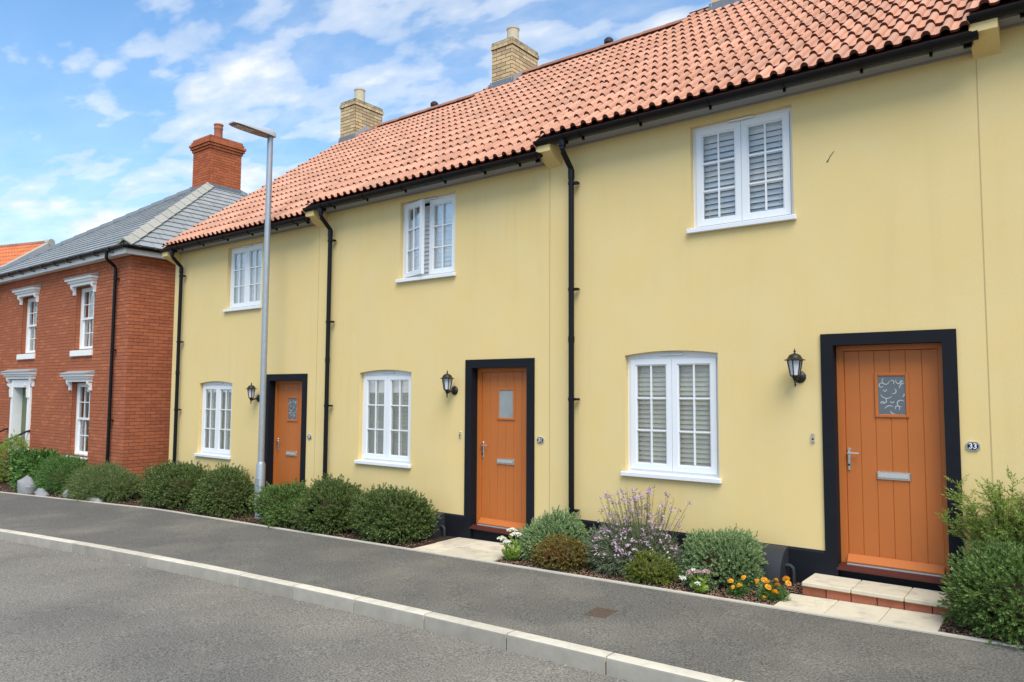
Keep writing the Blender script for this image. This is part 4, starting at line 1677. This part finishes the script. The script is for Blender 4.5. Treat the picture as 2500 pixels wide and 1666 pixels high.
def lump(d, seed, amp):
    q = np.random.default_rng(seed)
    s = np.zeros(len(d))
    for i in range(7):
        k = q.normal(size=3)
        k = k / np.linalg.norm(k) * q.uniform(1.6, 7.5)
        s += np.sin(d @ k + q.uniform(0, 6.28)) * q.uniform(.5, 1)
    return 1 + amp * s / 3.0


def leaf_faces(base, axis, side, length, width, fold=.25):
    """folded leaf: base, left, tip, right (two triangles sharing the midrib)"""
    n = len(base)
    nrm = np.cross(axis, side)
    length = length[:, None]
    width = width[:, None]
    mid = base + axis * length * .5
    V = np.stack([base, mid + side * width * .5 + nrm * width * fold * .5, base + axis * length, mid - side * width * .5 + nrm * width * fold * .5], 1).reshape(-1, 3)
    k = (np.arange(n) * 4)[:, None]
    F = np.concatenate([k + np.array([[0, 2, 1]]), k + np.array([[0, 3, 2]])], 1).reshape(-1, 3)
    return V, F


def norm(a):
    return a / (np.linalg.norm(a, axis=1)[:, None] + 1e-9)


def twigs(P, A, per, twig_len, leaf_len, leaf_w, spread=.9, fold=.3, jit=.25):
    """leaves in whorls along short twigs. P twig base, A twig axis"""
    n = len(P)
    A = norm(A + nrg.normal(size=A.shape) * jit)
    ref = norm(np.cross(A, nrg.normal(size=A.shape)))
    B2 = np.cross(A, ref)
    t = np.tile(np.linspace(.15, 1, per), n)
    idx = np.repeat(np.arange(n), per)
    ph = np.tile(np.arange(per) * 2.4, n) + nrg.uniform(0, .6, n * per)
    out = ref[idx] * np.cos(ph)[:, None] + B2[idx] * np.sin(ph)[:, None]
    sp = spread * (1.15 - .75 * t)[:, None] * nrg.uniform(.7, 1.3, (n * per, 1))
    ax = norm(A[idx] + out * sp)
    base = P[idx] + A[idx] * (t * twig_len * nrg.uniform(.8, 1.2, n * per))[:, None]
    side = norm(np.cross(ax, A[idx] + 1e-3))
    ll = leaf_len * nrg.uniform(.7, 1.2, n * per)
    return leaf_faces(base, ax, side, ll, ll * leaf_w, fold)


def core_mesh(rx, ry, rz, seed, s=.56):
    b = MB()
    nu, nv = 14, 9
    for j in range(nv + 1):
        th_ = math.pi * j / nv
        for i in range(nu):
            ph = 2 * math.pi * i / nu
            d = np.array([[math.sin(th_) * math.cos(ph), math.sin(th_) * math.sin(ph), math.cos(th_)]])
            k = lump(d, seed, .1)[0] * s
            b.v.append((d[0, 0] * rx * k, d[0, 1] * ry * k, max(d[0, 2] * rz * k + rz * .62, -.02)))
    for j in range(nv):
        for i in range(nu):
            b.f.append((j * nu + i, (j + 1) * nu + i, (j + 1) * nu + (i + 1) % nu, j * nu + (i + 1) % nu))
    return b.mesh('stems', 180)


def shrub(name, label, cat, x, y, rx, ry, top, ntw, per, tl, ll, lw, m, seed, group=None, amp=.26, spread=.9, zmin=-.55, upw=.25, layers=(.98, .84, 1.08), core=True, base=None):
    """rounded shrub; top = height above ground"""
    g = G(x, y) - .02 if base is None else base
    o = thing(name, label, cat, (x, y, g), group)
    rz = top / 1.6
    allV, allF, k = [], [], 0
    for li, ls in enumerate(layers):
        d = unit_dirs(int(ntw * (1, .6, .26)[li]), zmin)
        rad = lump(d, seed, amp) * ls * (nrg.uniform(.93, 1.04, len(d)) if li < 2 else nrg.uniform(.93, 1.1, len(d)))
        P = d * np.array([rx, ry, rz]) * rad[:, None]
        P[:, 2] += rz * .62
        keep = P[:, 2] > .01
        P, d2 = P[keep], d[keep]
        nrm_ = norm(d2 / np.array([rx, ry, rz]) + np.array([0, 0, upw / max(rx, .1)]))
        P = P - nrm_ * tl
        V, F = twigs(P, nrm_, per, tl, ll, lw, spread)
        V[:, 2] = np.maximum(V[:, 2], .004)
        allV.append(V)
        allF.append(F + k)
        k += len(V)
    tag(O('foliage', np_mesh('foliage', np.concatenate(allV), np.concatenate(allF)), m, o), kind='stuff')
    if core:
        O('stems', core_mesh(rx, ry, rz, seed), M['stem'], o)
    return o


M['l_box'] = leafmat('dark_glossy_leaf', (.075, .115, .03), (.16, .21, .06), .42, .15)
M['l_box2'] = leafmat('bright_box_leaf', (.08, .15, .034), (.19, .27, .075), .42, .18)
M['l_hebe'] = leafmat('grey_green_hebe_leaf', (.18, .265, .108), (.31, .41, .19), .5, .15)
M['l_brown'] = leafmat('bronze_leaf', (.17, .105, .03), (.25, .21, .05), .55, .2)
M['l_rust'] = leafmat('rust_red_leaf', (.22, .05, .025), (.25, .10, .04), .55, .2)
M['l_ery'] = leafmat('grey_wallflower_leaf', (.12, .15, .075), (.24, .27, .165), .6, .15)
M['l_lime'] = leafmat('lime_sedum_leaf', (.22, .33, .06), (.36, .46, .13), .45, .25)
M['l_olive'] = leafmat('olive_yellow_leaf', (.13, .17, .028), (.26, .29, .05), .5, .2)
M['l_wisp'] = leafmat('fresh_fine_leaf', (.2, .29, .05), (.34, .43, .11), .5, .3)
M['l_leafy'] = leafmat('mid_green_leaf', (.065, .15, .03), (.14, .26, .065), .45, .2)
M['l_grass'] = leafmat('pale_green_blade', (.09, .14, .035), (.2, .25, .09), .55, .2)
M['p_pink'] = leafmat('mauve_petal', (.44, .27, .38), (.64, .48, .56), .6, .2)
M['p_white'] = leafmat('cream_petal', (.72, .70, .58), (.78, .77, .7), .6, .2)
M['p_rose'] = leafmat('dusky_pink_petal', (.45, .27, .29), (.58, .4, .4), .6, .2)
M['p_gold'] = leafmat('golden_orange_petal', (.85, .36, .012), (.95, .5, .03), .55, .15)

# dark clipped shrubs before numbers 31 and 29
GRP = 'dark rounded evergreen shrubs along the pavement'
shrub('evergreen_shrub', 'dark rounded evergreen shrub, largest and nearest of three before house 31', 'shrub', -7.38, -.47, .60, .47, .60, 2300, 8, .05, .032, .5, M['l_box'], 21, GRP)
shrub('evergreen_shrub', 'dark rounded evergreen shrub in the middle of the three before house 31', 'shrub', -8.62, -.50, .56, .46, .64, 2100, 8, .05, .032, .5, M['l_box'], 22, GRP)
shrub('evergreen_shrub', 'brighter green rounded shrub right against the foot of the street lamp', 'shrub', -9.62, -.52, .47, .42, .57, 1700, 8, .05, .032, .5, M['l_box2'], 23, GRP)
shrub('evergreen_shrub', 'dark evergreen shrub just left of the street lamp under the farthest window', 'shrub', -11.45, -.5, .62, .45, .74, 1900, 8, .05, .034, .5, M['l_box'], 24, GRP)
shrub('evergreen_shrub', 'dark evergreen shrub at the foot of the farthest yellow house corner', 'shrub', -13.0, -.5, .85, .45, .76, 2300, 8, .05, .036, .5, M['l_box'], 25, GRP)

# bed of number 33
shrub('hebe', 'grey green domed shrub left of the pink flowering plant', 'shrub', -4.88, -.36, .40, .34, .45, 1500, 9, .05, .029, .44, M['l_hebe'], 31, 'grey green domed shrubs in the bed', spread=.75)
shrub('hebe', 'grey green domed shrub beside the black meter cover, behind the orange flowers', 'shrub', -2.88, -.38, .42, .31, .50, 1800, 9, .05, .029, .44, M['l_hebe'], 32, 'grey green domed shrubs in the bed', spread=.75)
br = shrub('bronze_shrub', 'low bronze and olive leaved shrub behind the pavement edge', 'shrub', -4.55, -.66, .34, .25, .35, 850, 8, .04, .024, .45, M['l_brown'], 33, amp=.2)
# a rust red patch on the bronze shrub
d = unit_dirs(60, -1)
P = d * np.array([.09, .05, .06]) + np.array([.03, -.2, .17])
V, F = twigs(P, norm(d + np.array([0, -.6, .5])), 7, .035, .024, .45)
tag(O('red_shoots', np_mesh('red_shoots', V, F), M['l_rust'], br), kind='stuff')
shrub('olive_shrub', 'low yellow green shrub at the front of the pink flowering plant', 'shrub', -3.48, -.70, .25, .2, .27, 520, 8, .04, .024, .45, M['l_olive'], 34, amp=.2)

# pink flowering wallflower
ery = shrub('wallflower', 'tall pink flowered wallflower with grey leaves and upright stems', 'flowering plant', -3.80, -.46, .50, .36, .48, 1500, 7, .06, .045, .16, M['l_ery'], 35, amp=.16, spread=.9)
gy = G(-3.8, -.46)
sv = MB()
fp, fa_ = [], []
q = random.Random(5)
for i in range(150):
    a = q.uniform(0, 6.283)
    rad = math.sqrt(q.uniform(0, 1))
    bx, by = .1 + .31 * rad * math.cos(a), .22 * rad * math.sin(a)
    lean = q.uniform(.25, .75)
    hgt = q.uniform(.52, .90) - .25 * abs(bx - .12)
    tip = (bx + lean * (bx - .1) + q.uniform(-.05, .05), by + lean * by, hgt)
    mid = (bx + .35 * lean * (bx - .1), by + .3 * lean * by, .2 + .5 * (hgt - .2))
    sv.tube([(bx, by, .12), mid, tip], [.0028, .0022, .0014], 4, caps=False)
    # seed pods and side buds up the stem
    for j in range(7):
        t = .35 + .65 * j / 6
        p = Vector(mid).lerp(Vector(tip), t)
        dv = Vector((q.uniform(-1, 1), q.uniform(-1, 1), q.uniform(.3, 1))).normalized()
        sv.tube([p, p + dv * q.uniform(.015, .04)], [.0016, .0008], 3, caps=False)
    nf = q.randint(3, 9)
    if q.random() < .72:
        for j in range(nf):
            fp.append((tip[0] + q.gauss(0, .013), tip[1] + q.gauss(0, .013), tip[2] - abs(q.gauss(0, .022))))
for i in range(75):
    a = q.uniform(2.6, 6.8)
    el = q.uniform(.1, 1.2)
    c = (.49 * math.cos(a) * math.cos(el), .36 * math.sin(a) * math.cos(el), .19 + .31 * math.sin(el))
    for j in range(q.randint(4, 10)):
        fp.append((c[0] + q.gauss(0, .018), c[1] + q.gauss(0, .018), c[2] + q.gauss(0, .014)))
O('flower_stems', sv, M['stemg'], ery)


def florets(P, size, petals=4, up=.6):
    P = np.asarray(P)
    n = len(P)
    ax = norm(nrg.normal(size=(n, 3)) * .7 + np.array([0, -.5, up]))
    ref = norm(np.cross(ax, nrg.normal(size=(n, 3))))
    b2 = np.cross(ax, ref)
    idx = np.repeat(np.arange(n), petals)
    ph = np.tile(np.arange(petals) * 2 * math.pi / petals, n)
    out = ref[idx] * np.cos(ph)[:, None] + b2[idx] * np.sin(ph)[:, None]
    s = size * nrg.uniform(.7, 1.2, n * petals)
    return leaf_faces(P[idx], norm(out + ax[idx] * .35), norm(np.cross(out, ax[idx])), s, s * .95, .1)


V, F = florets(fp, .0135)
tag(O('flowers', np_mesh('flowers', V, F), M['p_pink'], ery), kind='stuff')
wp = []
for i in range(26):
    a = q.uniform(3.3, 6.4)
    el = q.uniform(.0, 1.0)
    c = (.5 * math.cos(a) * math.cos(el), .37 * math.sin(a) * math.cos(el), .17 + .31 * math.sin(el))
    wp += [c, (c[0] + .008, c[1], c[2] + .006)]
V, F = florets(wp, .014, 5)
tag(O('pale_flowers', np_mesh('pale_flowers', V, F), M['p_white'], ery), kind='stuff')

# strap leaves
def strap(x, y, n, h, label):
    o = thing('strap_leaf_plant', label, 'plant', (x, y, G(x, y) - .02))
    for i in range(n):
        a = rng.uniform(0, 6.28)
        l = rng.uniform(.15, .5)
        hh = h * rng.uniform(.6, 1)
        b = MB()
        w0 = .008
        pts_ = []
        for j in range(7):
            t = j / 6
            pts_.append((math.cos(a) * l * h * t * t, math.sin(a) * l * h * t * t, hh * (t - .25 * t * t * l * 2)))
        for j, p in enumerate(pts_):
            ww = w0 * (1 - (j / 6) ** 2 * .95)
            b.v += [(p[0] - math.sin(a) * ww, p[1] + math.cos(a) * ww, p[2]), (p[0], p[1], p[2] - .003), (p[0] + math.sin(a) * ww, p[1] - math.cos(a) * ww, p[2])]
        for j in range(6):
            k = 3 * j
            b.f += [(k, k + 1, k + 4, k + 3), (k + 1, k + 2, k + 5, k + 4)]
        O('leaf', b, M['l_leafy'], o)


strap(-4.36, -.42, 15, .46, 'clump of narrow upright strap leaves left of the pink flowering plant')


# sedums: fleshy round leaves and flat flower heads
def round_leaf():
    b = MB()
    b.v = [(0, 0, 0)] + [(.5 + .5 * math.cos(a) * 1.0, .42 * math.sin(a), .10 * math.cos(a) + .02) for a in [math.pi + 2 * math.pi * (i + .5) / 10 for i in range(10)]] + [(.5, 0, -.03)]
    b.f = [(11, i, i + 1) for i in range(1, 10)] + [(11, 10, 1), (0, 1, 10)]
    return b


RLm = round_leaf().mesh('fleshy_leaf', 60)
RLm.materials.append(M['l_lime'])


def sedum(label, x, y, stems, h, spread_, headm, hs, nl=9):
    o = thing('sedum', label, 'flowering plant', (x, y, G(x, y) - .02), 'fleshy sedums in the bed')
    for i, (dx, dy, hh, hd) in enumerate(stems):
        tip = Vector((dx, dy, hh))
        O('stem', MB().tube([(dx * .25, dy * .25, 0), (dx * .6, dy * .6, hh * .5), tip], [.006, .005, .004], 6, caps=False), M['l_lime'], o)
        for j in range(nl):
            t = .12 + .8 * j / nl
            p = Vector((dx * (.25 + .75 * t), dy * (.25 + .75 * t), hh * t))
            s = .075 * (1.15 - .5 * t) * rng.uniform(.8, 1.15)
            O('leaf', RLm, None, o, p, (rng.uniform(-.3, .3), -rng.uniform(.15, .75), j * 2.4 + rng.uniform(0, .5)), (s, s, s))
        if hd:
            fpn = []
            for j in range(70):
                a = rng.uniform(0, 6.283)
                rd = math.sqrt(rng.uniform(0, 1)) * hd
                fpn.append((dx + rd * math.cos(a), dy + rd * math.sin(a), hh + .022 * (1 - (rd / hd) ** 2) + rng.uniform(-.004, .004)))
            V, F = florets(fpn, hs, 5, 1.2)
            O('flower_head', np_mesh('flower_head', V, F), headm, o)
    return o


sedum('lime green sedum with flat creamy white flower heads beside the cream path', -5.2, -.72, [(-.11, -.06, .25, .05), (-.06, .06, .33, .065), (.06, -.02, .31, .065), (-.15, .02, .22, .04), (.0, -.1, .23, .045), (.13, -.06, .18, 0), (.05, -.1, .2, 0), (-.05, -.12, .14, 0), (.1, .02, .22, 0)], .3, .2, M['p_white'], .012)
sed2 = sedum('small lime sedum with dusky pink flower heads left of the orange flowers', -2.92, -.83, [(-.09, .02, .17, .036), (.0, .0, .19, .034), (.08, .01, .205, .046), (.03, -.05, .10, 0), (.1, -.03, .08, 0)], .2, .15, M['p_rose'], .010, 6)
fpn = []
for (dx, dy, hh) in ((-.13, .0, .12), (-.16, -.02, .13), (-.1, .03, .15), (-.05, .02, .2), (.02, -.05, .11)):
    for j in range(30):
        fpn.append((dx + rng.gauss(0, .012), dy + rng.gauss(0, .012), hh + rng.gauss(0, .007)))
V, F = florets(fpn, .011, 5, 1.0)
O('white_flower_head', np_mesh('white_flower_head', V, F), M['p_white'], sed2)


# marigolds
def marigold_head():
    b = MB()
    for ring, (n_, r0_, r1_, z0_, z1_) in enumerate(((11, .006, .029, .000, .004), (10, .004, .024, .006, .014), (8, .002, .016, .010, .021), (5, .0, .009, .014, .024))):
        for i in range(n_):
            a = 2 * math.pi * (i + .5 * ring) / n_
            w = math.pi / n_ * 1.15
            b.add([(r0_ * math.cos(a), r0_ * math.sin(a), z0_), (r1_ * .8 * math.cos(a - w), r1_ * .8 * math.sin(a - w), z1_ + .003), (r1_ * math.cos(a - w * .5), r1_ * math.sin(a - w * .5), z1_), (r1_ * math.cos(a + w * .5), r1_ * math.sin(a + w * .5), z1_), (r1_ * .8 * math.cos(a + w), r1_ * .8 * math.sin(a + w), z1_ + .003)], [(0, 1, 2, 3, 4)])
    return b.mesh('flower_head')


MG = marigold_head()
MG.materials.append(M['p_gold'])


def marigold(label, x, y, heads):
    o = shrub('marigold', label, 'flowering plant', x, y, .13 if len(heads) > 5 else .09, .09, .13, 170 if len(heads) > 5 else 90, 7, .04, .03, .2, M['l_leafy'], 40 + len(heads), 'golden marigolds in the bed', core=False, layers=(1.0, .7))
    for (dx, dy, z, s) in heads:
        O('flower_head', MG, None, o, (dx, dy, z), (rng.uniform(.35, .9), rng.uniform(-.25, .25), rng.uniform(0, 6)), (s, s, s))
        O('stem', MB().tube([(dx * .3, dy * .3, 0), (dx, dy, z)], .0025, 5, caps=False), M['stemg'], o)


marigold('smaller clump of golden marigolds, left, before the right grey green dome', -2.58, -.72, [(-.055, -.02, .13, 1.0), (.04, -.05, .105, 1.1), (.045, .04, .165, .95), (-.02, -.06, .09, .75)])
marigold('larger clump of golden marigolds nearest the doorstep', -2.27, -.70, [(-.13, -.0, .15, .95), (-.075, .02, .165, 1.1), (-.03, .0, .15, 1.05), (-.02, -.05, .125, 1.1), (.02, .05, .17, .95), (.05, -.0, .14, 1.1), (.055, -.09, .10, 1.15), (.11, .06, .195, 1.2), (.135, .03, .17, .95), (-.02, -.14, .05, .85)])

# right edge: clipped box-like shrub with a wispy one behind
shrub('evergreen_shrub', 'bright glossy evergreen shrub cut off by the right edge of the photo', 'shrub', -.42, -.62, .46, .40, .66, 2600, 8, .05, .030, .42, M['l_box2'], 51, GRP, amp=.14)
wx, wy = -.52, -.22
wsp = thing('wispy_shrub', 'tall wispy shrub with thin arching twigs right of the door numbered 33', 'shrub', (wx, wy, G(wx, wy) - .02))
sv = MB()
TP, TA = [], []
q = random.Random(9)
for i in range(46):
    a = q.uniform(0, 6.283)
    ln_ = q.uniform(.55, .8)
    ht = q.uniform(.78, 1.22)
    out_ = q.uniform(.15, .52)
    dx, dy = math.cos(a) * out_, math.sin(a) * out_ * .55
    path_ = []
    for j in range(7):
        t = j / 6
        path_.append((dx * t ** 1.5, dy * t ** 1.5, ht * (1.25 * t - .25 * t * t * (1 + out_))))
    sv.tube(path_, [.006 * (1 - .75 * j / 6) for j in range(7)], 5, caps=False)
    for j in range(2, 6):
        for k in range(5):
            t = (k + q.random()) / 5
            p = Vector(path_[j]).lerp(Vector(path_[j + 1]), t)
            dv = Vector((q.gauss(0, .6) + dx, q.gauss(0, .6) + dy, q.uniform(.1, .9))).normalized()
            l2 = q.uniform(.05, .13)
            sv.tube([p, p + dv * l2], [.002, .0008], 3, caps=False)
            for s in range(3):
                TP.append(tuple(p + dv * l2 * s / 3))
                TA.append(tuple(dv))
O('twigs', sv, M['stem'], wsp)
V, F = twigs(np.array(TP), np.array(TA), 7, .05, .030, .30, .8)
tag(O('foliage', np_mesh('foliage', V, F), M['l_wisp'], wsp), kind='stuff')

# planting before the red brick house
shrub('leafy_shrub', 'leafy mid green shrub spreading before the red brick wall', 'shrub', -18.95, -.62, .78, .5, .80, 620, 8, .09, .085, .5, M['l_leafy'], 61, spread=1.1)
shrub('tall_shrub', 'loose upright shrub hiding the foot of the green door', 'shrub', -20.75, -.55, .42, .35, 1.05, 520, 8, .09, .05, .3, M['l_wisp'], 62, amp=.2)
shrub('leafy_shrub', 'small leafy shrub at the far left edge of the planting', 'shrub', -21.6, -.75, .5, .4, .62, 420, 8, .08, .06, .4, M['l_olive'], 63)
shrub('green_mound', 'soft green mound under the red brick house window', 'shrub', -17.35, -.72, .85, .45, .70, 1500, 8, .09, .06, .16, M['l_leafy'], 64, amp=.2)
shrub('ground_cover_mound', 'low brownish green mound between the boulders and the dark shrubs', 'shrub', -15.35, -.72, 1.05, .5, .64, 1900, 8, .09, .06, .14, M['l_grass'], 65, amp=.18)


def boulder(label, x, y, s, seed, cm):
    b = MB()
    nu, nv = 10, 7
    q = np.random.default_rng(seed)
    for j in range(nv + 1):
        for i in range(nu):
            th_ = math.pi * j / nv
            ph = 2 * math.pi * i / nu
            dd = np.array([[math.sin(th_) * math.cos(ph), math.sin(th_) * math.sin(ph), math.cos(th_)]])
            k = lump(dd, seed, .28)[0]
            b.v.append((dd[0, 0] * s[0] * k, dd[0, 1] * s[1] * k, dd[0, 2] * s[2] * k + s[2] * .5))
    for j in range(nv):
        for i in range(nu):
            b.f.append((j * nu + i, (j + 1) * nu + i, (j + 1) * nu + (i + 1) % nu, j * nu + (i + 1) % nu))
    tag(O('boulder', b.mesh('boulder', 35), cm, None, (x, y, G(x, y) - .03)), label, 'rock', 'boulders before the red brick house')


boulder('largest grey boulder at the pavement edge before the red house', -17.9, -1.22, (.26, .17, .22), 3, M['rock'])
boulder('low pale boulder beside the largest grey one', -17.15, -1.2, (.25, .12, .10), 4, M['rock'])
boulder('small pale stone among the green mounds', -16.35, -1.02, (.12, .08, .10), 5, M['rock'])
boulder('flat pale stone at the edge nearest the dark shrubs', -15.0, -1.08, (.3, .08, .06), 6, M['rock'])

# mulch over the beds
pts = []
for i in range(15000):
    x = rng.uniform(-5.4, 0.9)
    y = rng.uniform(-.925, -.03)
    if -2.21 < x < -.94 and y < -.4:
        continue
    pts.append((x, y, G(x, y) - .012 + rng.uniform(0, .012)))
for i in range(5000):
    x = rng.uniform(-22, -6.7)
    y = rng.uniform(y_edge(x) + .01, y_edge(x) + .55)
    pts.append((x, y, G(x, y) - .012 + rng.uniform(0, .012)))
V, F = chips(pts, .006, .017, .6)
tag(O('mulch', np_mesh('mulch', V, F), M['mulch']), 'brown bark and stone mulch over the planting beds', kind='stuff')
